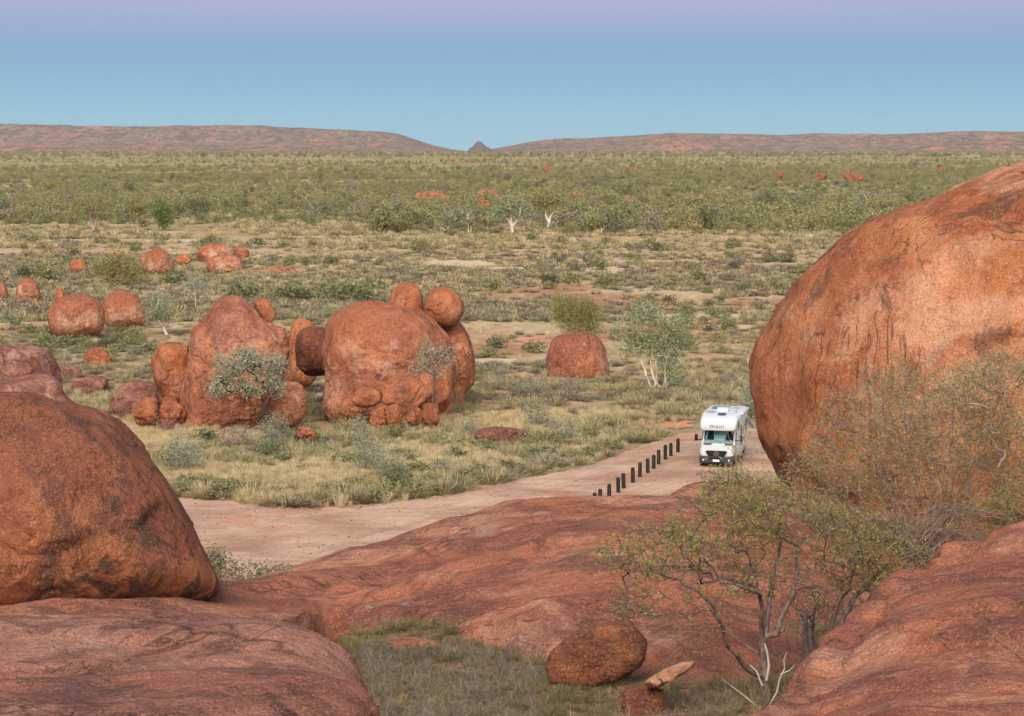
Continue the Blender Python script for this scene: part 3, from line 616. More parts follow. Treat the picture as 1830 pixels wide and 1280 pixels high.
# foreground loose rocks in the gully
mG1 = rock_mat('gully stone brown', 0.9, 45, 'brown', lay=True, stain=0.5, pale=0.3, streak=0.8, bump=1.2)
mG2 = rock_mat('gully stone tan', 0.6, 50, 'tan', stain=0.1, pale=0.5, streak=0.3)
mG3 = rock_mat('gully stone red', 0.7, 45, 'red', stain=0.3, pale=0.4)
B_('oval brown plate of rock tilted against the foot of the middle dome', [(975, 1195), (985, 1165), (1015, 1138), (1055, 1118), (1100, 1113), (1140, 1125), (1156, 1150), (1152, 1178), (1125, 1205), (1080, 1225), (1030, 1229), (990, 1222)], 20.55, mG1, 0.40, 6, 0.03, 0.02, 1.5, 0.6, cuts=0, name='rock', cat='rock')
B_('light tan wedge-shaped flat stone lying on a brown block in the gully', [(1152, 1222), (1160, 1212), (1188, 1196), (1215, 1185), (1238, 1182), (1240, 1188), (1222, 1204), (1195, 1218), (1180, 1228), (1165, 1230)], 19.4, mG2, 1.1, 6, 0.03, 0.01, 2.0, 0.6, name='flat_stone', cat='stone')
B_('squarish brown block of rock under the light tan flat stone', [(1106, 1300), (1108, 1248), (1120, 1232), (1150, 1226), (1178, 1230), (1188, 1242), (1190, 1320), (1110, 1340)], 19.6, mG1, 0.8, 6, 0.04, 0.02, 1.6, 0.6, name='rock', cat='rock')
B_('flat reddish stone in the gully grass, left of two', [(626, 1142), (632, 1120), (665, 1114), (705, 1118), (724, 1134), (716, 1152), (680, 1158), (640, 1154)], 23.3, mG3, 1.3, 6, 0.05, 0.02, 1.5, 0.7, name='flat_stone', cat='stone')
B_('flat reddish stone in the gully grass, right of two', [(682, 1162), (690, 1147), (725, 1141), (765, 1143), (790, 1153), (788, 1170), (750, 1178), (700, 1176)], 22.5, mG3, 1.3, 6, 0.05, 0.02, 1.5, 0.7, name='flat_stone', cat='stone')
B_('small brown rock half hidden in grass right of the leaning trunk', [(1528, 1140), (1535, 1120), (1555, 1112), (1580, 1118), (1590, 1140), (1575, 1160), (1545, 1158)], 22.3, mG1, 0.9, 5, 0.06, 0.03, name='rock', cat='rock')
B_('pinkish rock hump behind the bare trunks in the gully', [(1395, 1105), (1405, 1070), (1440, 1048), (1490, 1045), (1530, 1065), (1560, 1100), (1550, 1140), (1420, 1150)], 23.9, rock_mat('gully hump pink', 1.2, 40, 'mauve', pale=1.0), 1.0, 6, 0.04, 0.02)
B_('dark red rock below the arching bush at the foot of the huge boulder', [(1490, 1040), (1500, 1000), (1540, 975), (1600, 985), (1650, 1020), (1650, 1075), (1560, 1090), (1500, 1080)], 28.2, mG1, 1.0, 6, 0.04, 0.02)

# ------------------------------------------------------------------ wooden posts
m_post = MB('dark weathered timber', 0.85, 0.2)
pv = m_post.vec(scale=(6, 6, 0.8)); m_post.col(m_post.mix(m_post.rng(m_post.noise(pv, 6, 5), 0.35, 0.65), (0.012, 0.013, 0.014), (0.045, 0.038, 0.032))); m_post.bump(m_post.noise(pv, 14, 4), 0.5, 0.01)
def post_mesh():
    bm = bmesh.new(); n = 12; prof = [(0.0, -0.2), (0.105, -0.2), (0.105, 0.82), (0.098, 0.86), (0.07, 0.90), (0.0, 0.92)]
    ring = []
    for (r_, z_) in prof[1:-1]: ring.append([bm.verts.new((r_ * math.cos(2 * math.pi * k / n) * (1 + .04 * math.sin(5 * k)), r_ * math.sin(2 * math.pi * k / n), z_)) for k in range(n)])
    for a, b in zip(ring, ring[1:]):
        for k in range(n): bm.faces.new((a[k], a[(k + 1) % n], b[(k + 1) % n], b[k]))
    bm.faces.new(ring[-1]); bm.faces.new(ring[0][::-1]); me = bpy.data.meshes.new('wooden_post'); bm.to_mesh(me); bm.free(); me.materials.append(m_post.m); return me
pm = post_mesh()
posts = [(1049, 921), (1063, 911), (1073, 903.5), (1088.5, 893.5), (1105, 882), (1114.7, 874.4), (1131, 864), (1143.4, 853.8), (1157.7, 846.7), (1168, 839.4), (1177, 831.2), (1189, 822.8), (1199, 816.5), (1211.5, 809.6)]
ordn = ['nearest, only its top shows over the rock', 'second nearest', 'third nearest', 'fourth nearest', 'fifth nearest', 'sixth nearest', 'seventh nearest, halfway along', 'seventh from the far end', 'sixth from the far end', 'fifth from the far end', 'fourth from the far end', 'third from the far end', 'second last before the camper', 'farthest, closest to the camper']
for i, (u, v) in enumerate(posts):
    g = G(u, v); o = link('wooden_post', pm, g, rot=(R(random.uniform(-1.5, 1.5)), R(random.uniform(-1.5, 1.5)), random.uniform(0, 6)))
    o.scale = (1.05, 1.05, random.uniform(0.94, 1.04) * (0.97 + 0.02 * (i % 3)))
    tag(o, 'dark round wooden post beside the dirt track, ' + ordn[i], 'post', 'row of dark wooden posts beside the track')
# ------------------------------------------------------------------ camper van
white = flat_mat('white camper paint', (0.58, 0.625, 0.655), 0.28, 0.5, 0.03, 1.5)
dm = MB('white camper paint with red dust', 0.35, 0.5); dv = dm.n('SeparateXYZ'); dm.l(dm.vec(), dv.inputs[0])
dn = dm.noise(dm.vec(), 2.5, 5, .7); dz = dm.math('ADD', dv.outputs['Z'], dm.math('MULTIPLY', dn, 1.2))
dm.col(dm.mix(dm.rng(dz, 0.9, 1.9, 0.50, 0.04), (0.58, 0.625, 0.655), (0.46, 0.27, 0.18))); white = dm.m
dgrey = flat_mat('dark bumper plastic', (0.035, 0.042, 0.048), 0.6, 0.3)
black = flat_mat('black rubber', (0.012, 0.012, 0.013), 0.8, 0.2)
chrome = flat_mat('bright metal', (0.62, 0.64, 0.66), 0.2, 0.6, 0.02, 2, 0.9)
seam = flat_mat('grey trim', (0.30, 0.32, 0.34), 0.5)
glassd = flat_mat('tinted glass', (0.012, 0.022, 0.03), 0.06, 0.9, 0.02)
curt = flat_mat('pale cab curtain', (0.50, 0.66, 0.62), 0.9, 0.1, 0.12, 7)
blueglass = flat_mat('roof hatch tint', (0.05, 0.09, 0.13), 0.12, 0.8)
letter = flat_mat('logo lettering grey blue', (0.05, 0.08, 0.18), 0.5)
lampm = flat_mat('headlamp lens', (0.62, 0.68, 0.72), 0.08, 0.9, 0.1, 20)
amber = flat_mat('amber marker lens', (0.75, 0.30, 0.05), 0.3)
g_ = MB('clear windscreen glass', 0.03, 0.5); g_.b.inputs['Transmission Weight'].default_value = 1.0; g_.b.inputs['Base Color'].default_value = (0.55, 0.70, 0.74, 1); g_.b.inputs['IOR'].default_value = 1.15
clear = g_.m
def bm_obj(name, bm, mat, parent, bev=0.0, sm=False):
    if bev: bmesh.ops.bevel(bm, geom=bm.edges[:] , offset=bev, segments=2, affect='EDGES', profile=0.6)
    me = bpy.data.meshes.new(name); bmesh.ops.recalc_face_normals(bm, faces=bm.faces[:]); bm.to_mesh(me); bm.free(); me.materials.append(mat)
    if sm:
        for p in me.polygons: p.use_smooth = True
        try: me.set_sharp_from_angle(angle=R(32))
        except Exception: pass
    return link(name, me, (0, 0, 0), parent)
def box(name, x, y, z, mat, parent, bev=0.01):
    bm = bmesh.new(); v = [bm.verts.new((a, b, c)) for a in x for b in y for c in z]
    for f in ((0, 1, 3, 2), (4, 6, 7, 5), (0, 4, 5, 1), (2, 3, 7, 6), (0, 2, 6, 4), (1, 5, 7, 3)): bm.faces.new([v[i] for i in f])
    return bm_obj(name, bm, mat, parent, bev, True)
def rrect(w, z0, z1, r, y, n=5):
    pts = []; r = min(r, w * .95, (z1 - z0) * .48)
    for (cx, cz, a0) in ((w - r, z1 - r, 0), (-w + r, z1 - r, 90), (-w + r, z0 + r, 180), (w - r, z0 + r, 270)):
        for k in range(n + 1):
            a = R(a0 + 90 * k / n); pts.append((cx + r * math.cos(a), y, cz + r * math.sin(a)))
    return pts
def loft(name, secs, mat, parent):
    bm = bmesh.new(); rings = [[bm.verts.new(p) for p in s] for s in secs]; n = len(rings[0])
    for a, b in zip(rings, rings[1:]):
        for k in range(n): bm.faces.new((a[k], a[(k + 1) % n], b[(k + 1) % n], b[k]))
    bm.faces.new(rings[0]); bm.faces.new(rings[-1][::-1]); return bm_obj(name, bm, mat, parent, 0, True)
def panel(name, pts, th, mat, parent):
    """flat polygon with a thickness along its normal"""
    P_ = [Vector(p) for p in pts]; nrm = (P_[1] - P_[0]).cross(P_[2] - P_[0]).normalized(); bm = bmesh.new()
    a = [bm.verts.new(p) for p in P_]; b = [bm.verts.new(p + nrm * th) for p in P_]; n = len(a)
    bm.faces.new(a[::-1]); bm.faces.new(b)
    for k in range(n): bm.faces.new((a[k], a[(k + 1) % n], b[(k + 1) % n], b[k]))
    return bm_obj(name, bm, mat, parent)
def lathe(name, prof, c, axis, mat, parent, n=24):
    bm = bmesh.new(); rings = []
    for (r_, h_) in prof:
        rg = []
        for k in range(n):
            a = 2 * math.pi * k / n; x, y = r_ * math.cos(a), r_ * math.sin(a)
            rg.append(bm.verts.new((c[0] + h_, c[1] + x, c[2] + y) if axis == 'x' else (c[0] + x, c[1] + h_, c[2] + y)))
        rings.append(rg)
    for a, b in zip(rings, rings[1:]):
        for k in range(n): bm.faces.new((a[k], a[(k + 1) % n], b[(k + 1) % n], b[k]))
    bm.faces.new(rings[0]); bm.faces.new(rings[-1][::-1]); return bm_obj(name, bm, mat, parent, 0, True)
vp = G(1280, 837)
van = empty('camper_van', (vp[0], vp[1], vp[2] + 0.05), R(-13.5)); van.scale = (1.0, 0.82, 0.955)
tag(van, 'white motorhome with an over-cab nose parked facing the viewer on the dirt track', 'motorhome')
cab = loft('cab', [rrect(w, a, b, r, y) for (w, a, b, r, y) in
    [(0.80, 0.50, 0.98, .10, 0.0), (0.90, 0.46, 1.06, .13, 0.06), (0.955, 0.44, 1.10, .15, 0.2), (0.985, 0.42, 1.18, .16, 0.55), (0.99, 0.42, 1.26, .17, 0.93), (0.985, 0.42, 1.37, .17, 1.03), (0.97, 0.42, 1.98, .16, 1.55), (0.965, 0.42, 2.17, .14, 1.72), (0.97, .42, 2.18, .12, 2.5)]], white, van)
body = loft('body', [rrect(w, a, b, r, y) for (w, a, b, r, y) in
    [(1.10, .50, 2.90, .12, 2.1), (1.13, .45, 3.05, .16, 2.3), (1.13, .45, 3.08, .16, 4.5), (1.13, .45, 3.06, .16, 6.5), (1.10, .48, 3.0, .16, 6.68)]], white, van)
nose = loft('overcab_nose', [rrect(w, a, b, r, y) for (w, a, b, r, y) in
    [(0.92, 2.24, 2.55, .16, 0.62), (1.00, 2.17, 2.66, .20, 0.66), (1.055, 2.13, 2.78, .22, 0.82), (1.08, 2.13, 2.90, .24, 1.15), (1.10, 2.13, 3.00, .24, 1.65), (1.125, 2.13, 3.05, .2, 2.22)]], white, van)
# windscreen
panel('windscreen_surround', [(-0.88, 0.990, 1.325), (0.88, 0.990, 1.325), (0.82, 1.62, 2.13), (-0.82, 1.62, 2.13)], 0.03, glassd, van)
cu = panel('curtain', [(-0.26, 1.12, 1.49), (0.36, 1.12, 1.49), (0.48, 1.52, 2.00), (-0.34, 1.52, 2.00)], 0.036, curt, van)
cu.location = (0, -0.018, 0.018)
cu2 = panel('curtain', [(-0.80, 1.16, 1.54), (-0.66, 1.16, 1.54), (-0.62, 1.50, 1.975), (-0.74, 1.50, 1.975)], 0.036, curt, van); cu2.location = (0, -0.018, 0.018)
ws = panel('windscreen', [(-0.86, 0.980, 1.34), (0.86, 0.980, 1.34), (0.80, 1.600, 2.12), (-0.80, 1.600, 2.12)], 0.006, clear, van); ws.location = (0, -0.045, 0.045)
for s in (-1, 1):
    box('wiper', sorted((s * 0.38, s * 0.86)), (0.84, 0.96), (1.255, 1.285), black, van, .004).rotation_euler = (R(3), 0, 0)
# grille and badge
grp = [(-0.56, -0.03, 1.02), (-0.62, -0.03, 0.95), (-0.47, -0.045, 0.66), (0.47, -0.045, 0.66), (0.62, -0.03, 0.95), (0.56, -0.03, 1.02)]
gf = panel('grille_frame', [(x * 1.12, y, (z - .85) * 1.32 + .85) for x, y, z in grp], -0.05, chrome if False else white, van)
gr = panel('grille', [(x, y - 0.035, z) for x, y, z in grp], -0.03, black, van)
for k in range(4): b_ = box('slat', (-0.50 + 0.0 * k, 0.50), (-0.088, -0.072), (0.755 + 0.058 * k, 0.768 + 0.058 * k), dgrey, gr, .002)
bd = empty('badge', (0, 0, 0)); bpy.data.objects.remove(bd)
def ring_mesh(r0, r1, y0, y1, c, n=32):
    bm = bmesh.new(); q = []
    for k in range(n):
        a = 2 * math.pi * k / n; ca_, sa_ = math.cos(a), math.sin(a)
        q.append([bm.verts.new((c[0] + r * ca_, y, c[1] + r * sa_)) for (r, y) in ((r0, y0), (r1, y0), (r1, y1), (r0, y1))])
    for k in range(n):
        a, b = q[k], q[(k + 1) % n]
        for j in range(4): bm.faces.new((a[j], a[(j + 1) % 4], b[(j + 1) % 4], b[j]))
    for t in (90, 210, 330):
        a = R(t); d = Vector((math.cos(a), 0, math.sin(a))); e = Vector((-math.sin(a), 0, math.cos(a))); c_ = Vector((c[0], 0, c[1]))
        f = [c_ + e * 0.022, c_ - e * 0.022, c_ + d * r0 - e * 0.004, c_ + d * r0 + e * 0.004]
        lo = [bm.verts.new((p.x, y0, p.z)) for p in f]; hi = [bm.verts.new((p.x, y1, p.z)) for p in f]
        bm.faces.new(lo); bm.faces.new(hi[::-1])
        for j in range(4): bm.faces.new((lo[j], lo[(j + 1) % 4], hi[(j + 1) % 4], hi[j]))
    return bm
bm_obj('badge', ring_mesh(0.115, 0.14, -0.115, -0.09, (0, 0.85)), chrome, gr)
# bumper, plate, lamps
bump_ = loft('bumper', [rrect(w, a, b, r, y) for (w, a, b, r, y) in [(0.72, .30, .60, .08, -0.13), (0.90, .26, .66, .12, -0.09), (0.985, .24, .70, .12, 0.04), (1.01, .24, .72, .1, 0.30), (1.01, .30, .74, .08, 0.46)]], dgrey, van)
box('air_intake', (-0.42, 0.42), (-0.15, -0.12), (0.53, 0.62), black, bump_, .01)
box('number_plate', (-0.19, 0.19), (-0.165, -0.145), (0.37, 0.49), flat_mat('plate white', (0.85, 0.86, 0.84), 0.4, .4, .02), bump_, .003)
for s in (-1, 1):
    hl = panel('headlight', [(s * 0.66, -0.005, 0.76), (s * 0.93, 0.07, 0.80), (s * 0.965, 0.22, 1.13), (s * 0.90, 0.06, 1.08), (s * 0.70, -0.012, 0.96)][::s], -0.02, lampm, van)
    lathe('fog_lamp', [(0.055, 0), (0.055, -0.03), (0.04, -0.04)], (s * 0.74, -0.10, 0.45), 'y', lampm, bump_)
    box('marker_lamp', sorted((s * 0.90, s * 1.0)), (0.70, 0.74), (2.52, 2.56), amber, nose, .005)
    # mirrors
    x0 = s * 0.99
    mi = box('mirror', sorted((x0 + s * 0.22, x0 + s * 0.40)), (0.98, 1.10), (1.46, 1.86), black, van, .03)
    box('mirror_arm', sorted((x0 - s * 0.03, x0 + s * 0.26)), (1.03, 1.08), (1.50, 1.56), black, mi, .01)
    box('mirror_glass', sorted((x0 + s * 0.24, x0 + s * 0.38)), (1.103, 1.112), (1.50, 1.82), glassd, mi, .002)
    # cab side window and door line
    panel('cab_window', [(s * 0.992, 1.12, 1.50), (s * 0.992, 1.90, 1.50), (s * 0.975, 1.90, 2.00), (s * 0.975, 1.62, 2.00)], 0.012 * s, glassd, van)
    dr = box('cab_door', sorted((s * 0.985, s * 1.002)), (1.02, 1.98), (0.55, 1.46), white, van, .006)
    box('handle', sorted((s * 1.002, s * 1.03)), (1.75, 1.90), (1.28, 1.31), black, dr, .004)
    box('sill', sorted((s * 0.93, s * 1.01)), (1.0, 2.05), (0.30, 0.43), dgrey, van, .02)
    box('skirt', sorted((s * 1.10, s * 1.137)), (2.35, 3.9), (0.36, 0.50), seam, van, .01)
    box('skirt', sorted((s * 1.10, s * 1.137)), (5.2, 6.6), (0.36, 0.50), seam, van, .01)
    for yw in (0.82, 4.55):
        box('wheel_arch', sorted((s * 0.72, s * (1.0 if yw < 2 else 1.135))), (yw - 0.44, yw + 0.44), (0.30, 0.82), black, van, .05)
        wl = lathe('wheel', [(0.30, 0), (0.355, 0.03), (0.36, 0.12), (0.355, 0.21), (0.25, 0.235)], (s * 0.79 if s > 0 else -1.03, yw, 0.36), 'x', black, van)
        lathe('rim', [(0.21, 0), (0.22, 0.02), (0.08, 0.03), (0.05, 0.05)] if s > 0 else [(0.05, -0.05), (0.08, -0.03), (0.22, -0.02), (0.21, 0)], (s * 1.027, yw, 0.36), 'x', chrome, wl)
# body side: door, windows (one tilted open), awning rail, stripes
for s in (-1, 1):
    X = s * 1.137
    box('window', sorted((s * 1.12, X + s * .008)), (2.6, 3.5), (1.65, 2.25), glassd, van, .01)
    box('window', sorted((s * 1.12, X + s * .008)), (5.2, 6.0), (1.65, 2.25), glassd, van, .01)
    box('window', sorted((s * 1.085, s * 1.115)), (1.3, 1.95), (2.35, 2.75), glassd, nose, .01)
    box('trim_rail', sorted((s * 1.12, X + s * .012)), (2.3, 6.55), (2.86, 2.90), seam, van, .004)
dr = box('entry_door', (1.135, 1.150), (3.75, 4.40), (0.62, 2.45), white, van, .008)
box('window', (1.150, 1.156), (3.88, 4.27), (1.6, 2.1), glassd, dr, .004); box('handle', (1.150, 1.18), (3.80, 3.86), (1.35, 1.42), black, dr, .004)
for (ya, yb) in ((5.25, 5.55), (5.65, 6.0)):
    ow = panel('open_window', [(1.15, ya, 2.42), (1.15, yb, 2.42), (1.58, yb, 1.86), (1.58, ya, 1.86)], 0.03, glassd, van)
    box('stay', (1.14, 1.46), (yb - .03, yb - .01), (2.00, 2.015), seam, ow, 0)
rail = box('awning_arm', (1.13, 2.35), (5.9, 5.93), (2.18, 2.205), chrome, van, 0)
box('awning_case', (1.13, 1.25), (2.5, 6.3), (2.94, 3.04), white, van, .03)
# roof: hatches, vent, air conditioner
h0 = box('roof_hatch', (-0.10, 0.34), (1.50, 1.98), (3.03, 3.14), blueglass, van, .03)
h1 = box('roof_hatch', (-0.85, -0.45), (2.3, 2.9), (3.07, 3.12), seam, van, .02)
ac = loft('air_conditioner', [rrect(w, a, b, r, y) for (w, a, b, r, y) in [(0.30, 3.05, 3.16, .04, 3.0), (0.36, 3.05, 3.26, .07, 3.2), (0.36, 3.05, 3.28, .07, 3.7), (0.30, 3.05, 3.2, .05, 3.9)]], white, van)
box('roof_vent', (0.45, 0.80), (4.4, 4.8), (3.06, 3.16), seam, van, .03)
box('solar_panel', (-0.8, 0.2), (4.3, 5.6), (3.09, 3.12), blueglass, van, .005)
box('aerial_mast', (0.72, 0.80), (3.0, 3.6), (3.06, 3.12), seam, van, .01)
for y_ in (2.9,): box('seam_strip', (-1.0, 1.0), (2.20, 2.23), (3.055, 3.075), seam, van, .004)
# the word on the over-cab nose
tcv = bpy.data.curves.new('lettering', 'FONT'); tcv.body = 'maui'; tcv.size = 0.34; tcv.extrude = 0.006; tcv.align_x = 'CENTER'; tcv.space_character = 1.15
to = bpy.data.objects.new('lettering', tcv); COL.objects.link(to); dg = bpy.context.evaluated_depsgraph_get()
lm = bpy.data.meshes.new_from_object(to.evaluated_get(dg)); bpy.data.objects.remove(to); lm.materials.clear(); lm.materials.append(letter)
lt = link('lettering', lm, (-0.05, 0.612, 2.33), nose, (R(90), 0, 0)); lt.scale = (1.12, 1, 1)
# small pale object of unclear kind, built stool-shaped, by the foot of the boulder
g0 = G(1369, 812); st = empty('stool_shaped_object', g0, R(20)); tag(st, 'small white stool-shaped object standing on the gravel between the motorhome and the huge boulder', 'stool')
box('seat', (-.28, .28), (-.2, .2), (.40, .46), white, st, .01)
for sx in (-1, 1):
    for sy in (-1, 1): box('leg', sorted((sx * .22, sx * .26)), sorted((sy * .14, sy * .18)), (0, .40), chrome, st, .004)

# ------------------------------------------------------------------ plants: skeleton grown towards points in the crown
def prisms(A, Bp, ra, rb, n):
    """tapered prisms from A to B"""
    d = Bp - A; ln = np.linalg.norm(d, axis=1)[:, None] + 1e-9; d = d / ln
    ref = np.where(np.abs(d[:, 2:3]) > 0.9, np.array([[1.0, 0, 0]]), np.array([[0, 0, 1.0]]))
    x = np.cross(d, ref); x /= np.linalg.norm(x, axis=1)[:, None]; y = np.cross(d, x); V = []
    A = A - d * ra[:, None] * 0.4
    for k in range(n):
        o = x * math.cos(2 * math.pi * k / n) + y * math.sin(2 * math.pi * k / n); V += [A + o * ra[:, None], Bp + o * rb[:, None]]
    V = np.stack(V, 1).reshape(-1, 3); m = len(A); base = (np.arange(m) * 2 * n)[:, None]; Fs = []
    for k in range(n):
        a, b = 2 * k, 2 * ((k + 1) % n); Fs.append(base + np.array([[a, b, b + 1, a + 1]]))
    return V, np.concatenate(Fs)
def leaves(c, size, rg, aspect=0.35, droop=0.0, two=False, upb=0.0):
    n = len(c); a = rg.normal(size=(n, 3)); a[:, 2] = a[:, 2] * (1 - droop) - droop * 1.2 + upb; a /= np.linalg.norm(a, axis=1)[:, None]
    b = np.cross(a, rg.normal(size=(n, 3))); b /= np.linalg.norm(b, axis=1)[:, None]
    s = size * rg.uniform(0.6, 1.35, n)[:, None]; w = s * aspect
    V = np.stack([c, c + a * s * 0.45 + b * w * 0.5, c + a * s, c + a * s * 0.45 - b * w * 0.5], 1).reshape(-1, 3)
    F_ = np.arange(n)[:, None] * 4 + np.array([[0, 1, 2, 3]]); return V, F_
def grow(limbs, attr, step, rg, jit=0.18, up=0.0, grav=0.0):
    """limbs: list of (polyline Nx3, r0, r1). attr: target points. returns nodes, parents, fixed radii, order"""
    N_, Pn, Rf = [], [], []
    for (pl, r0, r1) in limbs:
        pl = np.array(pl, float); par = -1
        if N_:
            d = np.linalg.norm(np.array(N_) - pl[0], axis=1); k = int(d.argmin())
            if d[k] < 0.35 * max(1, step * 3): par = k
        seg = np.linalg.norm(np.diff(pl, axis=0), axis=1); L_ = seg.sum(); m = max(2, int(L_ / step)); t = np.linspace(0, 1, m + 1)
        cum = np.concatenate([[0], np.cumsum(seg)]) / L_; pts = np.stack([np.interp(t, cum, pl[:, i]) for i in range(3)], 1)
        pts[1:] += rg.normal(size=(m, 3)) * step * 0.10
        for i in range(m + 1):
            if i == 0 and par >= 0: continue
            N_.append(pts[i]); Pn.append(par); Rf.append(r0 + (r1 - r0) * t[i]); par = len(N_) - 1
    nf = len(N_); cap = nf + len(attr) * 14 + 10
    arr = np.zeros((cap, 3)); arr[:nf] = N_; n = nf; Pn = Pn + [0] * (cap - nf); root = arr[0].copy()
    zdist = np.linalg.norm(attr - root, axis=1); order = np.argsort(zdist + rg.uniform(0, 0.35, len(attr)) * zdist.max()); tips = []
    pen = np.zeros(cap); dirs = np.zeros((cap, 3))
    for i in range(1, nf): 
        if Pn[i] >= 0: dirs[i] = arr[i] - arr[Pn[i]]
    low = np.zeros(cap, bool)
    if nf > 6: low[:max(1, int(nf * 0.0))] = True
    for i in order:
        a = attr[i]; dv = a - arr[:n]; d = np.linalg.norm(dv, axis=1) * (1 + 0.0 * pen[:n])
        rad = np.linalg.norm(arr[:n] - root, axis=1); d = d + 0.35 * np.maximum(0, rad - zdist[i])
        k = int(d.argmin()); L_ = np.linalg.norm(dv[k]); m = int(min(12, max(1, round(L_ / step)))); par = k; p = arr[k].copy()
        h = dirs[k] / (np.linalg.norm(dirs[k]) + 1e-9)
        for j in range(m):
            rem = a - p; rl = np.linalg.norm(rem); f = (j + 1) / m
            dirn = rem / (rl + 1e-9) * (0.45 + f) + h * (1 - f) * 0.7 + rg.normal(size=3) * jit
            dirn[2] += up; dirn /= np.linalg.norm(dirn) + 1e-9
            p = p + dirn * min(step, rl / (m - j)); arr[n] = p; Pn[n] = par; dirs[n] = dirn; par = n; h = dirn; n += 1
        tips.append(par)
    return arr[:n], np.array(Pn[:n]), np.array(Rf), nf, np.array(tips)
def plant(name, label, cat, base, limbs, attr, mats, step=0.12, tip_r=0.003, leaf=None, jit=0.18, up=0.0, sides=3, part='trunk', expo=0.45, extra=None, group=None):
    rg = np.random.default_rng(int(abs(base[0]) * 97 + abs(base[1]) * 13) + len(attr))
    nodes, par, rf, nf, tips = grow(limbs, attr, step, rg, jit, up)
    n = len(nodes); cnt = np.zeros(n)
    cnt[tips] += 1
    for i in range(n - 1, 0, -1):
        if par[i] >= 0 and par[i] < i: cnt[par[i]] += cnt[i]
    r = tip_r * np.maximum(cnt, 1) ** expo; r[:nf] = rf
    idx = np.arange(n)[par >= 0]; pr = par[idx]; ra = np.minimum(r[pr], r[idx] * 1.6); A, Bp = nodes[pr], nodes[idx]
    thick = r[idx] > tip_r * 5; V = []; Fs = []; off = 0
    for msk, k in ((thick, 7), (~thick, sides)):
        if msk.any():
            v, f = prisms(A[msk], Bp[msk], ra[msk], r[idx][msk], k); V.append(v); Fs.append(f + off); off += len(v)
    root = empty(name, base); tag(root, label, cat, group)
    b = np.asarray(base, float); V = np.concatenate(V) - b; link(part, mesh_np(part, V, np.concatenate(Fs), mats[0]), (0, 0, 0), root)
    if extra:
        v, f = [], []; o_ = 0
        for (pl, r0, r1) in extra:
            pl = np.array(pl, float); rr_ = np.linspace(r0, r1, len(pl)); vv, ff = prisms(pl[:-1], pl[1:], rr_[:-1], rr_[1:], 6); v.append(vv - b); f.append(ff + o_); o_ += len(vv)
        link('dead_branch', mesh_np('dead_branch', np.concatenate(v), np.concatenate(f), mats[2]), (0, 0, 0), root)
    if leaf:
        per, spread, size, asp, droop, frac = leaf
        tp = nodes[tips]; tp = tp[rg.uniform(size=len(tp)) < frac] if not callable(frac) else tp[frac(tp, rg)]
        c = np.repeat(tp, per, 0) + rg.normal(size=(len(tp) * per, 3)) * spread
        lv, lf = leaves(c, size, rg, asp, droop); link('foliage', mesh_np('foliage', lv - b, lf, mats[1], False), (0, 0, 0), root)
    return root
def blobs(Bs, Y, n, rg, hollow=0.35):
    """Bs: (u,v,ru,rv,weight[,dY]) ellipses in the photo -> points in ellipsoids round distance Y"""
    w = np.array([b[4] for b in Bs], float); w /= w.sum(); out_ = []
    for b, k in zip(Bs, rg.multinomial(n, w)):
        d = rg.normal(size=(k, 3)); d /= np.linalg.norm(d, axis=1)[:, None]; q = d * (rg.uniform(hollow ** 3, 1, k) ** (1 / 3))[:, None]
        y = Y + (b[5] if len(b) > 5 else 0) + q[:, 1] * 0.5 * (b[2] + b[3]) / F * Y
        for i in range(k): out_.append(P(b[0] + q[i, 0] * b[2], b[1] - q[i, 2] * b[3], y[i]))
    return np.array(out_)
def line(pts, Y, dy=None):
    return [P(u, v, Y + (dy[i] if dy else 0)) for i, (u, v) in enumerate(pts)]

bark_dark = MB('dark grey bark', 0.95, 0.1); bv_ = bark_dark.vec(scale=(1, 1, 0.3)); bn_ = bark_dark.noise(bv_, 25, 5)
bark_dark.col(bark_dark.mix(bark_dark.rng(bn_, 0.35, 0.65), (0.085, 0.060, 0.054), (0.21, 0.155, 0.135))); bark_dark.bump(bn_, 0.8, 0.01); bark_dark = bark_dark.m
twig_m = flat_mat('twigs greyish mauve', (0.31, 0.235, 0.20), 0.9, 0.1, 0.35, 4)
white_bark = flat_mat('pale gum bark', (0.62, 0.55, 0.47), 0.8, 0.2, 0.2, 3)
dead_wood = flat_mat('bleached dead wood', (0.48, 0.41, 0.36), 0.85, 0.1, 0.2, 6)
leaf_lime = leaf_mat('fresh olive leaves', (0.20, 0.215, 0.06), (0.42, 0.395, 0.13), trans=0.35)
leaf_lime2 = leaf_mat('sparse green leaves', (0.22, 0.235, 0.07), (0.42, 0.40, 0.14), trans=0.35)
leaf_grey = leaf_mat('grey green gum leaves', (0.22, 0.25, 0.165), (0.44, 0.45, 0.33), trans=0.25)
leaf_gum = leaf_mat('gum leaves', (0.18, 0.21, 0.11), (0.36, 0.39, 0.22), trans=0.25)
leaf_gum2 = leaf_mat('bright gum leaves', (0.19, 0.225, 0.11), (0.38, 0.41, 0.22), trans=0.25)
leaf_olive = leaf_mat('feathery olive leaves', (0.20, 0.20, 0.06), (0.38, 0.35, 0.13), trans=0.3)
leaf_dark = leaf_mat('dark scrub leaves', (0.07, 0.095, 0.045), (0.17, 0.19, 0.095), trans=0.2)
dry_m = leaf_mat('dry twiggy stems', (0.22, 0.18, 0.14), (0.42, 0.36, 0.30), trans=0.1)

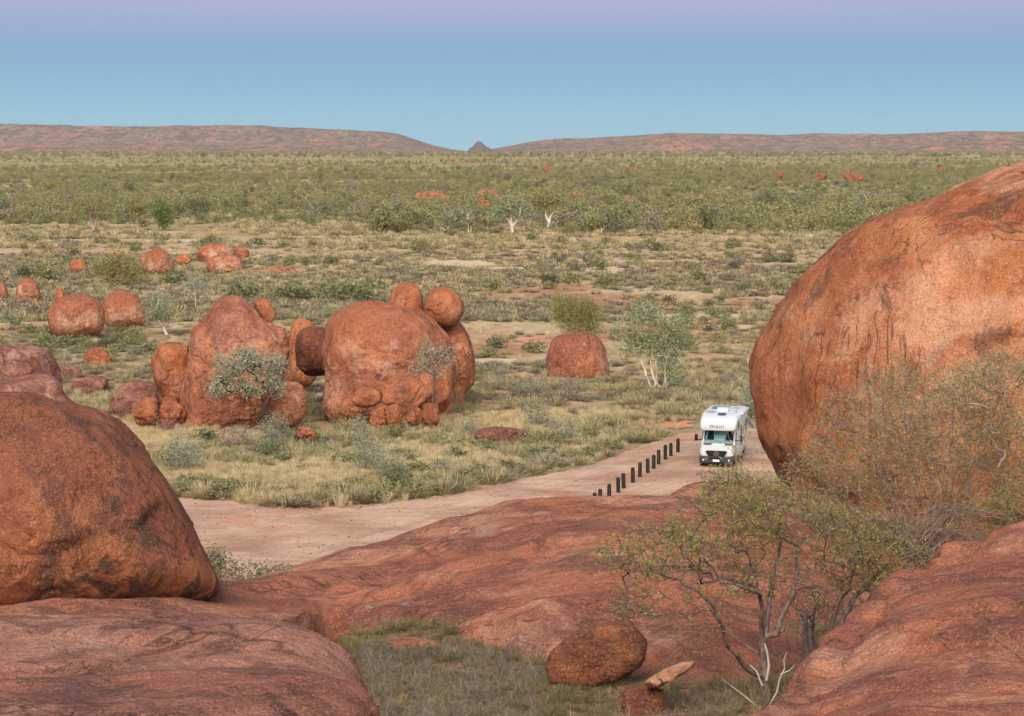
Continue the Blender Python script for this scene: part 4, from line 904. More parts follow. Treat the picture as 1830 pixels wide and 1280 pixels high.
# foreground thin tree in the gully
rg = np.random.default_rng(11); Y1 = 19.9
limbs = [(line([(1376, 1300), (1366, 1215), (1364, 1150), (1374, 1085), (1380, 1030), (1398, 965)], Y1, [0, 0, .1, .2, .3, .5]), 0.052, 0.012),
         (line([(1366, 1215), (1332, 1192), (1300, 1150), (1290, 1112), (1272, 1080), (1242, 1052), (1212, 1038), (1165, 1020)], Y1, [0, -.1, -.3, -.4, -.5, -.6, -.7, -.8]), 0.030, 0.008),
         (line([(1290, 1112), (1268, 1088), (1230, 1100), (1190, 1098)], Y1, [-.4, -.5, -.6, -.6]), 0.012, 0.005),
         (line([(1366, 1180), (1340, 1158), (1310, 1140), (1290, 1132)], Y1, [0, .2, .3, .3]), 0.016, 0.008),
         (line([(1364, 1150), (1358, 1085), (1362, 1062), (1330, 1052), (1296, 1042), (1262, 1000)], Y1, [.1, 0, -.1, -.3, -.4, -.5]), 0.026, 0.008),
         (line([(1378, 1150), (1398, 1100), (1420, 1050), (1428, 1000), (1424, 975)], Y1, [.1, .2, .3, .4, .4]), 0.036, 0.014),
         (line([(1424, 975), (1390, 955), (1362, 948), (1330, 925)], Y1, [.4, .3, .2, .1]), 0.012, 0.005),
         (line([(1424, 975), (1450, 955), (1482, 945), (1520, 930)], Y1, [.4, .5, .5, .6]), 0.012, 0.005),
         (line([(1362, 1085), (1348, 1020), (1330, 985), (1318, 930)], Y1, [0, .3, .4, .6]), 0.014, 0.005)]
att = blobs([(1165, 985, 110, 58, 1.7, -.5), (1130, 1075, 60, 40, .35, -.5), (1290, 940, 110, 60, 1.5, 0), (1330, 885, 100, 42, .9, .3), (1420, 930, 100, 60, 1.0, .4), (1520, 960, 80, 55, .6, .4), (1240, 1100, 80, 60, .25, -.4), (1310, 1020, 100, 55, .6, 0), (1285, 855, 45, 22, .22, .3), (1400, 1010, 90, 60, .4, .3)], Y1, 2500, rg)
def zone_leaf(pz):
    return lambda tp, rg_: rg_.uniform(size=len(tp)) < pz(tp)
plant('thin_tree', 'bare-limbed small tree with sparse lime green leaves growing from the gully, lower right', 'tree', P(1376, 1290, Y1), limbs, att, (bark_dark, leaf_lime, dead_wood),
      step=0.10, tip_r=0.0019, leaf=(5, 0.045, 0.050, 0.24, 0.0, 0.60), jit=0.20, expo=0.32, up=0.04,
      extra=[(line([(1378, 1285), (1352, 1262), (1325, 1240), (1305, 1225), (1289, 1212)], 19.8, [0, -.1, -.2, -.2, -.3]), 0.013, 0.004), (line([(1374, 1262), (1388, 1238), (1393, 1215), (1402, 1195), (1401, 1180), (1406, 1165)], 19.8), 0.011, 0.004), (line([(1395, 1205), (1412, 1198), (1420, 1188)], 19.8), 0.007, 0.003), (line([(1362, 1225), (1352, 1200), (1340, 1188)], 19.8), 0.012, 0.005), (line([(1370, 1215), (1374, 1190), (1371, 1165), (1366, 1150)], 19.85), 0.016, 0.008)])
# leaning tree to its right
Y2 = 20.9
limbs = [(line([(1425, 1262), (1470, 1208), (1492, 1160), (1504, 1110), (1528, 1068), (1562, 1032), (1592, 1000)], Y2), 0.058, 0.014),
         (line([(1492, 1160), (1486, 1120), (1498, 1080), (1518, 1050), (1522, 1020)], Y2, [0, .1, .1, 0, 0]), 0.022, 0.008),
         (line([(1488, 1150), (1466, 1142), (1456, 1150)], Y2), 0.012, 0.006), (line([(1462, 1150), (1478, 1120), (1488, 1104), (1480, 1080)], Y2), 0.012, 0.004),
         (line([(1510, 1105), (1535, 1082), (1570, 1070)], Y2, [0, -.1, -.2]), 0.012, 0.005)]
att = blobs([(1580, 980, 80, 45, 1.0), (1520, 1010, 60, 50, .8), (1635, 1050, 60, 40, .7), (1600, 1040, 75, 40, .5), (1480, 1060, 50, 50, .25)], Y2, 1000, rg)
plant('leaning_tree', 'small tree with a rough dark trunk leaning right, beside the thin tree in the gully', 'tree', P(1425, 1262, Y2), limbs, att, (bark_dark, leaf_lime), step=0.10, tip_r=0.0019, leaf=(5, 0.045, 0.046, 0.32, 0.0, 0.55), jit=0.2, expo=0.34)
limbs = [(line([(1445, 1235), (1443, 1180), (1440, 1130), (1438, 1090)], 21.4), 0.055, 0.02), (line([(1460, 1230), (1456, 1160), (1450, 1110), (1465, 1060)], 21.5), 0.03, 0.008)]
att = blobs([(1450, 1080, 40, 50, 1), (1430, 1140, 50, 60, .7)], 21.4, 160, rg)
plant('dead_sapling', 'grey leafless sapling standing upright between the thin tree and the leaning trunk', 'sapling', P(1445, 1240, 21.4), limbs, att, (flat_mat('grey dead bark', (0.17, 0.13, 0.12), 0.9, 0.1, 0.3, 12), leaf_lime), step=0.09, tip_r=0.0025, jit=0.3)
# wide broom-like bush before the huge boulder
Y3 = 29.5; limbs = []; rg = np.random.default_rng(5)
for i in range(70):
    u1 = 1400 + 470 * ((i + .5) / 70) + rg.uniform(-18, 18); v1 = 985 - 330 * (math.sin(math.pi * (i + 2) / 72) ** 0.55) * rg.uniform(0.55, 1.0)
    ub, vb = 1640 + rg.uniform(-55, 75), 1000 + rg.uniform(-8, 16); k = rg.uniform(-.6, 1.2)
    um, vm = ub + (u1 - ub) * 0.42 + rg.uniform(-15, 15), vb + (v1 - vb) * 0.5 + 14
    limbs.append((line([(ub, vb), (um, vm), (u1, v1)], Y3, [rg.uniform(-.3, .3), k * .5, k]), rg.uniform(0.007, 0.015), 0.003))
att = blobs([(1560, 780, 120, 110, 2.4), (1680, 760, 120, 110, 2.6), (1460, 860, 70, 80, 1.1), (1790, 820, 90, 100, 1.6), (1600, 900, 150, 70, 1.6), (1760, 700, 80, 60, .7), (1590, 670, 60, 40, .35), (1520, 940, 90, 40, .8), (1740, 930, 90, 45, .9)], Y3, 9500, rg, 0.1)
plant('broom_bush', 'wide twiggy bush with a haze of fine grey stems fanning up before the huge boulder', 'bush', P(1640, 1012, Y3), limbs, att, (twig_m, leaf_lime2), step=0.16, tip_r=0.0026, leaf=(5, 0.08, 0.048, 0.26, 0.0, 0.48), jit=0.09, up=0.10, expo=0.22)
# greener foliage hanging from the right, before the boulder
Y4 = 28.5
limbs = [(line([(1905, 1000), (1880, 900), (1840, 800), (1800, 720), (1760, 680)], Y4, [0, 0, .2, .3, .4]), 0.03, 0.005), (line([(1880, 900), (1820, 870), (1760, 830)], Y4), 0.011, 0.004), (line([(1840, 800), (1850, 700), (1820, 650)], Y4), 0.011, 0.004)]
att = blobs([(1790, 665, 85, 40, 1.3), (1710, 690, 60, 35, .5), (1800, 760, 55, 60, .9), (1820, 890, 45, 60, 1.2), (1780, 900, 70, 30, .7), (1870, 820, 60, 120, 1.0)], Y4, 1300, rg, 0.2)
plant('leafy_bush', 'greener leafy bush reaching in from the right edge over the huge boulder', 'bush', P(1905, 1005, Y4), limbs, att, (twig_m, leaf_lime), step=0.10, tip_r=0.0024, leaf=(6, 0.07, 0.046, 0.34, 0.0, 0.7), jit=0.18, up=0.05, expo=0.33)
# arching dead stems over the lower left foot of the bush
limbs = []
for i in range(26):
    ub = 1575 + rg.uniform(-40, 60); vb = 1030 + rg.uniform(-20, 25); u1 = 1640 + rg.uniform(0, 190) ; v1 = 985 + rg.uniform(-40, 60) - (u1 - 1640) * .25
    limbs.append((line([(ub, vb), ((ub + u1) / 2, min(vb, v1) - rg.uniform(5, 30)), (u1, v1)], 28.0, [0, -.2, .2]), 0.012, 0.004))
att = blobs([(1640, 1020, 90, 40, 1), (1720, 985, 80, 30, .8)], 28.0, 500, rg)
plant('dead_brush', 'tangle of bare grey stems arching over the cleft below the wide twiggy bush', 'brush', P(1600, 1045, 28.0), limbs, att, (flat_mat('grey stems', (0.24, 0.18, 0.155), 0.9, 0.1, 0.3, 6), leaf_lime2), step=0.09, tip_r=0.0024, jit=0.35, expo=0.36)
# small green saplings at the edge of the dome in front of the motorhome
rg = np.random.default_rng(21)
for j, (u0, u1, vt, vb, n_) in enumerate([(1250, 1420, 840, 905, 260), (1440, 1500, 900, 980, 120)]):
    limbs = [(line([(u, vb + 20), (u + rg.uniform(-15, 15), vt + rg.uniform(10, 40))], 30.5), 0.008, 0.003) for u in np.linspace(u0, u1, 12)]
    att = blobs([((u0 + u1) / 2, (vt + vb) / 2, (u1 - u0) / 2, (vb - vt) / 2, 1)], 30.5, n_, rg, 0)
    plant('low_bush', ['low lime green bush on the crest of the dome in front of the motorhome', 'low green bush at the foot of the huge boulder on its left side'][j], 'bush', P((u0 + u1) / 2, vb + 20, 30.5), limbs, att, (twig_m, leaf_lime), step=0.1, tip_r=0.0025, leaf=(6, 0.06, 0.05, 0.3, 0.0, 0.8), jit=0.3)
limbs = [(line([(1335, 905), (1330, 860), (1322, 810), (1325, 770), (1318, 745)], 27.0), 0.012, 0.003), (line([(1326, 830), (1310, 800), (1300, 768)], 27.0), 0.006, 0.002), (line([(1328, 850), (1345, 815), (1350, 790)], 27.0), 0.006, 0.002)]
att = blobs([(1320, 800, 22, 50, 1), (1305, 840, 18, 22, .5), (1345, 830, 16, 30, .4)], 27.0, 60, rg)
plant('sapling', 'thin leafy sapling rising in front of the right side of the motorhome', 'sapling', P(1335, 915, 27.0), limbs, att, (twig_m, leaf_lime), step=0.09, tip_r=0.002, leaf=(4, 0.03, 0.05, 0.3, 0.0, 0.75), jit=0.3)

# gum trees on the plain
def gum(label, bu, bv, crown, stems, n, mats, leafs, name='gum_tree', cat='gum tree', r0=0.09, step=0.35, tr=0.010, Y=None, jit=0.22, hollow=0.2, extra=None, exact=False):
    g = G(bu, bv); Yt = Y or g[1]; rgx = np.random.default_rng(int(bu + bv))
    base = P(bu, bv, Yt) if Y else g
    limbs = [(line(s, Yt, [0] + list(rgx.uniform(-.4, .4, len(s) - 1))), r0 * (1 if i == 0 else .75), r0 * 0.3) for i, s in enumerate(stems)]
    att = blobs(crown, Yt, n, rgx, hollow)
    return plant(name, label, cat, base, limbs, att, mats, step=step, tip_r=tr, leaf=leafs, jit=jit, expo=0.42, extra=extra)
gum('grey-green gum tree with dark leaning trunk in front of the humped boulder', 470, 752,
    [(415, 660, 45, 32, 1.6), (395, 690, 27, 18, .6), (440, 640, 32, 18, .8), (480, 655, 36, 28, 1.2), (495, 690, 20, 16, .4), (450, 690, 35, 16, .5)],
    [[(470, 752), (474, 735), (468, 715), (470, 680)], [(470, 745), (482, 715), (490, 700)]], 260, (flat_mat('blackened bark', (0.05, 0.035, 0.03), .9, .1), leaf_grey, white_bark), (26, 0.19, 0.20, 0.30, 0.25, 0.95), r0=0.10,
    extra=[(line([(452, 770), (440, 735), (428, 705)], 132.0), 0.07, 0.04), (line([(438, 740), (436, 712), (430, 700)], 131.8), 0.06, 0.03), (line([(460, 748), (468, 712), (466, 690)], 132), .06, .03)], Y=126.5)
gum('thin tree growing against the face of the largest central boulder', 772, 740,
    [(765, 625, 24, 18, 1), (755, 655, 26, 16, 1), (795, 635, 18, 16, .7), (785, 665, 18, 12, .4)], [[(772, 740), (774, 700), (776, 665), (770, 635)], [(775, 680), (795, 650)]], 130, (bark_dark, leaf_grey), (13, 0.22, 0.17, 0.28, 0.2, 0.9), r0=0.05, Y=127.0)
gum('slender pale-trunked gum beside the pink pair of boulders on the left', 298, 598, [(285, 545, 24, 20, 1), (300, 565, 20, 14, .6), (275, 560, 18, 12, .4)], [[(298, 598), (290, 578), (286, 556)]], 120, (white_bark, leaf_gum), (20, 0.33, 0.24, 0.3, 0.2, .95), r0=0.14, step=.5, tr=.014)
gum('spindly sapling with a small crown above the humped boulder, on the left plain', 349, 552, [(348, 508, 20, 14, 1)], [[(349, 552), (351, 530), (348, 512)]], 60, (white_bark, leaf_grey), (18, 0.35, 0.26, 0.3, 0.2, .95), r0=0.07, step=.5, tr=.014)
gum('large spreading gum tree with many pale leaning stems left of the motorhome', 1178, 697,
    [(1130, 590, 36, 26, 1.2), (1160, 560, 34, 22, 1.0), (1200, 580, 32, 30, 1.1), (1215, 600, 20, 26, .6), (1150, 610, 36, 24, 1.0), (1195, 640, 26, 26, .9), (1180, 610, 28, 24, .8), (1205, 680, 20, 18, .4)],
    [[(1166, 697), (1152, 665), (1142, 635), (1125, 610)], [(1172, 697), (1166, 670), (1160, 630), (1155, 590)], [(1190, 700), (1188, 670), (1192, 640), (1200, 600)], [(1192, 722), (1186, 700), (1190, 670), (1205, 640)], [(1178, 700), (1172, 680), (1178, 650)]],
    520, (white_bark, leaf_gum2), (17, 0.26, 0.21, 0.34, 0.2, .95), r0=0.10, step=.4, tr=.010)
gum('feathery olive bush rising directly behind the lone round boulder', 1028, 606, [(1010, 550, 24, 22, 1), (1045, 552, 24, 22, 1), (1028, 575, 38, 22, 1), (1060, 580, 16, 20, .5)], [[(1028, 606), (1015, 570)], [(1030, 606), (1045, 570)], [(1025, 606), (1030, 560)]], 260, (twig_m, leaf_olive), (40, 0.40, 0.26, 0.18, 0.0, .97), name='feathery_bush', cat='bush', r0=0.05, step=.5, tr=.012, Y=176)
gum('olive-leaved small tree left of the pale pillar-faced boulder', 210, 512, [(190, 482, 28, 18, 1), (225, 480, 30, 18, 1), (205, 465, 30, 10, .5), (255, 490, 14, 12, .3)], [[(210, 512), (200, 492)], [(212, 512), (225, 490)]], 170, (twig_m, leaf_olive), (22, 0.6, 0.42, 0.25, 0.0, .95), name='small_tree', cat='tree', r0=0.09, step=.8, tr=.02)
gum('grey-green bush behind the motorhome at the edge of the huge boulder', 1350, 748, [(1345, 690, 22, 24, 1), (1360, 715, 26, 22, 1), (1335, 720, 14, 20, .6)], [[(1350, 748), (1348, 715)], [(1352, 748), (1360, 720)]], 170, (twig_m, leaf_grey), (16, 0.3, 0.2, 0.3, 0.1, .95), name='bush', cat='bush', r0=0.04, step=.4, tr=.008)
SH = [('sparse grey shrub in straw grass left of the grey gum, near the left boulder', 330, 850, [(325, 790, 28, 26, 1), (315, 820, 28, 20, 1), (345, 815, 26, 20, .8)], leaf_grey),
      ('rounded grey-green shrub right below the trunk of the grey gum', 485, 808, [(488, 765, 30, 28, 1.4), (480, 790, 24, 14, .5)], leaf_grey),
      ('pale dry-looking shrub between the straw shrub and the gum trunk', 425, 805, [(420, 782, 36, 18, 1)], dry_m),
      ('tall narrow grey shrub with leafy tip before the largest central boulder', 650, 850, [(643, 765, 16, 24, 1), (655, 800, 28, 18, .9), (660, 832, 38, 18, 1)], leaf_grey),
      ('spreading grey shrub next to the narrow one, nearer the track', 690, 862, [(690, 820, 32, 24, 1), (700, 842, 34, 16, .8)], leaf_grey),
      ('grey-green shrub on the slope right of the central group, upper one', 945, 712, [(942, 690, 24, 18, 1)], leaf_grey),
      ('larger grey shrub right of the central group, lower one', 962, 768, [(955, 730, 28, 24, 1), (970, 750, 28, 18, .8)], leaf_grey),
      ('blue-grey rounded shrub on the slope below the lone boulder', 1012, 790, [(1012, 760, 26, 20, 1)], leaf_grey),
      ('small blue-grey shrub beside the red rock shelf', 836, 782, [(836, 768, 16, 12, 1)], leaf_grey),
      ('leafless twiggy shrub just below the lone round boulder', 1025, 715, [(1022, 690, 22, 24, 1)], dry_m),
      ('yellow-green bush between the central gap and the large boulders', 590, 588, [(585, 560, 24, 16, 1)], leaf_gum)]
for (lab, u, v, cr_, lm_) in SH:
    n_ = int(70 * sum(c[4] for c in cr_)); gum(lab, u, v, cr_, [[(u, v), (cr_[0][0] - 8, cr_[0][1] + 8)], [(u, v), (cr_[0][0] + 8, cr_[0][1])], [(u, v), (cr_[-1][0], cr_[-1][1])]], n_, (twig_m, lm_), (12, 0.16, 0.15, 0.3, 0.0, .9), name='shrub', cat='shrub', r0=0.022, step=.25, tr=.007)
# dark green shrub behind the crest beside the left boulder
for (lab, u, v, cr_, lm_) in [('dark green shrub growing along the foot of the left boulder, behind the crest', 395, 1050, [(385, 1000, 18, 26, 1), (410, 1020, 30, 22, 1)], leaf_dark),
                              ('low spreading dark green shrub just right of the left boulder, behind the crest', 480, 1045, [(450, 1020, 38, 16, 1), (500, 1022, 38, 12, 1), (470, 1035, 50, 14, .8)], leaf_dark)]:
    gum(lab, u, v, cr_, [[(u, v), (cr_[0][0], cr_[0][1] + 8)], [(u, v), (cr_[1][0], cr_[1][1])]], 130, (twig_m, lm_), (9, 0.12, 0.14, 0.32, 0, .9), name='shrub', cat='shrub', r0=0.02, step=.2, tr=.006)
# ghost gums and other single trees of the far tree belt
FT = [('forked white ghost gum, its V of limbs the most striking in the far tree belt', 917, 418, [(895, 378, 22, 16, 1), (935, 378, 22, 14, 1), (915, 362, 26, 12, 1)], [[(916, 418), (914, 402), (900, 385)], [(915, 404), (926, 392), (932, 382)], [(914, 400), (912, 385), (906, 374)]], leaf_gum, white_bark, 1.0),
      ('white-trunked ghost gum with round dark crown, right of the forked one', 980, 408, [(970, 350, 30, 14, 1.2), (990, 358, 24, 12, 1), (960, 362, 18, 10, .5)], [[(980, 408), (981, 392), (975, 374)], [(981, 392), (992, 376)]], leaf_olive, white_bark, 1.0),
      ('clump of thin pale stems under a flat crown, left of the far outcrops', 708, 392, [(705, 368, 18, 9, 1)], [[(706, 392), (700, 372)], [(708, 392), (710, 372)], [(710, 392), (716, 374)]], leaf_gum, white_bark, .7),
      ('bright green upright tree in the far belt, left part', 293, 412, [(290, 375, 18, 18, 1.2), (295, 392, 16, 12, .8)], [[(292, 412), (288, 388)]], leaf_mat('bright green leaves', (0.12, 0.17, 0.04), (0.22, 0.27, 0.08)), twig_m, .8),
      ('pinkish bare-stemmed tree in the far belt, leftmost single tree', 168, 412, [(165, 368, 26, 18, 1)], [[(168, 412), (160, 388)], [(168, 412), (174, 386)]], leaf_olive, flat_mat('pink bark', (.45, .30, .25)), .9),
      ('thin pale pole-like trunk right of the pinkish tree', 246, 416, [(246, 372, 14, 14, 1)], [[(246, 416), (246, 385)]], leaf_olive, flat_mat('tan bark', (.42, .30, .24)), .6),
      ('dark small-crowned tree in the far belt between bright green tree and outcrop', 345, 388, [(350, 365, 26, 14, 1)], [[(346, 388), (352, 370)]], leaf_dark, twig_m, .7),
      ('white-trunked tree in the far belt, right of the dark small-crowned tree', 570, 385, [(570, 365, 22, 12, 1)], [[(570, 385), (568, 370)]], leaf_gum, white_bark, .7),
      ('broad green tree with pale forks just left of the forked ghost gum', 838, 420, [(820, 385, 30, 18, 1.4), (800, 400, 26, 12, .6)], [[(838, 420), (836, 402)], [(838, 420), (844, 402)]], leaf_gum, white_bark, .7),
      ('thin white stem seen just above the outline of the huge boulder', 1521, 405, [(1530, 378, 20, 12, .8)], [[(1521, 408), (1521, 390)]], leaf_gum, white_bark, .7),
      ('pale forked tree at the right part of the far belt', 1281, 405, [(1280, 375, 24, 12, 1)], [[(1281, 405), (1280, 388)], [(1280, 392), (1288, 380)]], leaf_gum, white_bark, .7),
      ('pale upright twin stems above the shoulder of the huge boulder', 1540, 392, [(1542, 352, 16, 14, .6)], [[(1538, 392), (1538, 362)], [(1541, 392), (1546, 365)]], leaf_gum, white_bark, .6),
      ('grey-green thicket tree right of the ghost gums', 1120, 405, [(1100, 385, 34, 15, 1.3), (1140, 388, 26, 12, .8)], [[(1120, 405), (1110, 390)]], leaf_gum, twig_m, .7)]
for (lab, u, v, cr_, st_, lm_, bk_, th_) in FT:
    gum(lab, u, v, cr_, st_, int(80 * sum(c[4] for c in cr_)), (bk_, lm_), (13, .6, .55, .35, .1, .95), name='far_tree', cat='tree', r0=0.44 * th_, step=1.2, tr=.03, jit=.2)
for (lab, u, v) in [('dark leafless forked shrub on the pale sand patch, left one', 1000, 478), ('dark leafless forked shrub on the pale sand patch, right one', 1052, 480)]:
    gum(lab, u, v, [(u, v - 18, 16, 14, 1)], [[(u, v), (u - 6, v - 16)], [(u, v), (u + 8, v - 18)]], 60, (bark_dark, leaf_dark), (3, .3, .3, .3, 0, .5), name='forked_shrub', cat='shrub', r0=.11, step=.5, tr=.03)
# ------------------------------------------------------------------ ground cover prototypes
def tri_blades(n, rad, hgt, wid, rg, lean=0.6, dome=True):
    """thin blades springing from the ground"""
    ph = rg.uniform(0, 2 * math.pi, n); r0 = rad * 0.5 * np.sqrt(rg.uniform(0, 1, n)); b = np.stack([r0 * np.cos(ph), r0 * np.sin(ph), np.zeros(n)], 1)
    el = np.arcsin(rg.uniform(0.08 if dome else 0.75, 1, n)); ph2 = ph + rg.normal(size=n) * 0.5
    ln = rg.uniform(0.75, 1.05, n); d = np.stack([np.cos(el) * np.cos(ph2) * rad, np.cos(el) * np.sin(ph2) * rad, np.sin(el) * hgt], 1) * ln[:, None]
    s = np.stack([-np.sin(ph2 + rg.normal(size=n)), np.cos(ph2), rg.normal(size=n) * .3], 1); s /= np.linalg.norm(s, axis=1)[:, None]; s *= wid * rg.uniform(.6, 1.3, n)[:, None]
    V = np.stack([b - s * .6, b + s * .6, b + d + s * .35, b + d - s * .35], 1).reshape(-1, 3); return V, np.arange(n)[:, None] * 4 + np.array([[0, 1, 2, 3]])
def cloud(n, rx, rz, size, rg, base=0.25, lobes=6, asp=0.5):
    c = rg.normal(size=(lobes, 3)); c /= np.linalg.norm(c, axis=1)[:, None]; c[:, 2] = np.abs(c[:, 2]) * .8; c *= np.array([rx * .6, rx * .6, rz * .55]); c[0] *= 0
    k = rg.integers(0, lobes, n); q = rg.normal(size=(n, 3)); q /= np.linalg.norm(q, axis=1)[:, None]; q *= rg.uniform(.45, 1, n)[:, None] * np.array([rx * .48, rx * .48, rz * .42])
    p = c[k] + q; p[:, 2] = np.abs(p[:, 2] + rz * base); return leaves(p, size, rg, asp)
HID = bpy.data.collections.new('ground cover pieces')
m_spin = leaf_mat('spinifex green', (0.25, 0.225, 0.11), (0.48, 0.42, 0.23), 0.04, 0.15, (0.40, 0.34, 0.20))
m_spind = leaf_mat('spinifex dull', (0.19, 0.155, 0.105), (0.38, 0.31, 0.21), 0.03, 0.1, (0.24, 0.24, 0.15), alt=((0.13, 0.115, 0.09), (0.22, 0.235, 0.17)))
m_straw = leaf_mat('straw grass', (0.48, 0.39, 0.22), (0.74, 0.62, 0.38), 0.08, 0.2)
m_shr = leaf_mat('low scrub', (0.16, 0.175, 0.075), (0.34, 0.33, 0.16), 0.03, 0.2, alt=((0.11, 0.125, 0.075), (0.32, 0.27, 0.23)))
m_bush = leaf_mat('far bush', (0.235, 0.212, 0.085), (0.43, 0.37, 0.175), 0.008, 0.15, (0.30, 0.25, 0.17), alt=((0.26, 0.235, 0.20), (0.12, 0.13, 0.07)))
m_bush2 = leaf_mat('far bush green', (0.18, 0.19, 0.08), (0.35, 0.335, 0.165), 0.008, 0.15, alt=((0.30, 0.28, 0.13), (0.11, 0.125, 0.065)))
def proto(name, vf, mat):
    o = bpy.data.objects.new(name, mesh_np(name, vf[0], vf[1], mat, False)); HID.objects.link(o); return o
PR = {}
for i in range(3):
    r_ = np.random.default_rng(60 + i)
    PR['spin%d' % i] = proto('spinifex', tri_blades(170, .55, .42, .016, r_), m_spin)
    PR['dull%d' % i] = proto('spinifex', tri_blades(150, .50, .36, .018, r_), m_spind)
    PR['straw%d' % i] = proto('straw', tri_blades(110, .42, .55, .010, r_, dome=False), m_straw)
    PR['shr%d' % i] = proto('scrub', cloud(380, .75, .8, .14, r_), m_shr)
    PR['fspin%d' % i] = proto('spinifex', tri_blades(70, .62, .45, .05, r_), m_spin)
    PR['fdull%d' % i] = proto('spinifex', tri_blades(70, .60, .42, .05, r_), m_spind)
    PR['fstraw%d' % i] = proto('straw', tri_blades(60, .5, .5, .035, r_, dome=False), m_straw)
    PR['bush%d' % i] = proto('bush', cloud(520, 2.1, 2.4, .34, r_, lobes=10), m_bush)
    PR['bushg%d' % i] = proto('bush', cloud(520, 2.0, 2.8, .32, r_, lobes=9), m_bush2)
def scatter(name, pts, keys, scl, mat_seed=0, label=None, zs=None):
    """one object: points with geometry-node copies of the pieces"""
    n = len(pts); rgx = np.random.default_rng(mat_seed); me = bpy.data.meshes.new(name); me.vertices.add(n); me.vertices.foreach_set('co', np.asarray(pts, np.float32).ravel())
    a = me.attributes.new('rot', 'FLOAT_VECTOR', 'POINT'); a.data.foreach_set('vector', np.stack([rgx.normal(size=n) * .06, rgx.normal(size=n) * .06, rgx.uniform(0, 6.28, n)], 1).astype(np.float32).ravel())
    z = scl * (rgx.uniform(.7, 1.25, n) if zs is None else zs)
    a = me.attributes.new('scl', 'FLOAT_VECTOR', 'POINT'); a.data.foreach_set('vector', np.stack([scl * rgx.uniform(.85, 1.2, n), scl, z], 1).astype(np.float32).ravel())
    a = me.attributes.new('pick', 'INT', 'POINT'); a.data.foreach_set('value', rgx.integers(0, len(keys), n).astype(np.int32))
    g = bpy.data.node_groups.new(name, 'GeometryNodeTree'); g.interface.new_socket('Geometry', in_out='INPUT', socket_type='NodeSocketGeometry'); g.interface.new_socket('Geometry', in_out='OUTPUT', socket_type='NodeSocketGeometry')
    gi, go = g.nodes.new('NodeGroupInput'), g.nodes.new('NodeGroupOutput'); j = g.nodes.new('GeometryNodeJoinGeometry')
    def attr(nm, t):
        x = g.nodes.new('GeometryNodeInputNamedAttribute'); x.data_type = t; x.inputs['Name'].default_value = nm; return x.outputs['Attribute']
    rot, sc_, pk = attr('rot', 'FLOAT_VECTOR'), attr('scl', 'FLOAT_VECTOR'), attr('pick', 'INT')
    for i, k in enumerate(keys):
        oi = g.nodes.new('GeometryNodeObjectInfo'); oi.inputs['Object'].default_value = PR[k]
        cmp = g.nodes.new('FunctionNodeCompare'); cmp.data_type = 'INT'; cmp.operation = 'EQUAL'; g.links.new(pk, cmp.inputs[2]); cmp.inputs[3].default_value = i
        ip = g.nodes.new('GeometryNodeInstanceOnPoints'); g.links.new(gi.outputs[0], ip.inputs['Points']); g.links.new(cmp.outputs[0], ip.inputs['Selection'])
        g.links.new(oi.outputs['Geometry'], ip.inputs['Instance']); g.links.new(rot, ip.inputs['Rotation']); g.links.new(sc_, ip.inputs['Scale']); g.links.new(ip.outputs[0], j.inputs[0])
    g.links.new(j.outputs[0], go.inputs[0]); o = link(name, me); md = o.modifiers.new('cover', 'NODES'); md.node_group = g
    tag(o, label, None, None, 'stuff'); return o
rg = np.random.default_rng(99)
def sample(n, u0, u1, v0, v1):
    u = rg.uniform(u0, u1, n); v = rg.uniform(v0, v1, n); return u, v, Gv(u, v)
ROCKS = [(330, 516, 560, 780, 0), (580, 812, 560, 755, 0), (272, 345, 620, 726, 0), (976, 1087, 610, 690, 0), (84, 187, 540, 600, 0), (180, 258, 535, 588, 0)]
def noise_at(p, s, k): return n2(p[:, 0], p[:, 1], s, k)
LU, RU = -500, 2400
def keep(m, *a): return [x[m] for x in a]
# near verge: straw grass meadow (v 745-905)
u, v, p = sample(19000, LU, 1300, 742, 912); nz = noise_at(p, .10, 1.0)
edge = np.interp(u, *zip(*top)); m = (~on_track(u, v + 2)) & (v < edge + 4) & ((nz > -0.12) | (rg.uniform(size=len(u)) < .12)) & ((u < 560) | (v < edge - 26) | (rg.uniform(size=len(u)) < .12)) & (u < 1235) & ((u < 1090) | (rg.uniform(size=len(u)) < .3)); u, v, p, nz = keep(m, u, v, p, nz)
scatter('straw_grass', p, ['straw0', 'straw1', 'straw2'], rg.uniform(.35, .95, len(p)) * (0.75 + 0.5 * smooth(nz + .5)), 1, 'dense straw-coloured grass between the track and the central boulders')
u, v, p = sample(4200, LU, 1500, 690, 905); m = (~on_track(u, v + 3)) & ((noise_at(p, .10, 1.0) < .05) | (rg.uniform(size=len(u)) < .15)) & ((u < 1240) | (v < 740)); u, v, p = keep(m, u, v, p)
rgs = rg.uniform(.7, 1.9, len(p)); scatter('spinifex', p, ['spin0', 'spin1', 'spin2', 'spin0', 'dull1'], rgs, 2, 'domed green and grey spinifex tussocks around the central boulders')
u, v, p = sample(420, LU, 1120, 775, 900); m = ~on_track(u, v + 3); u, v, p = keep(m, u, v, p); scatter('low_scrub', p, ['shr0', 'shr1', 'shr2', 'dull0', 'spin1'], rg.uniform(.7, 1.7, len(p)), 19, 'small dark bushes and hummocks mixed into the straw grass', rg.uniform(.5, .8, len(p)))
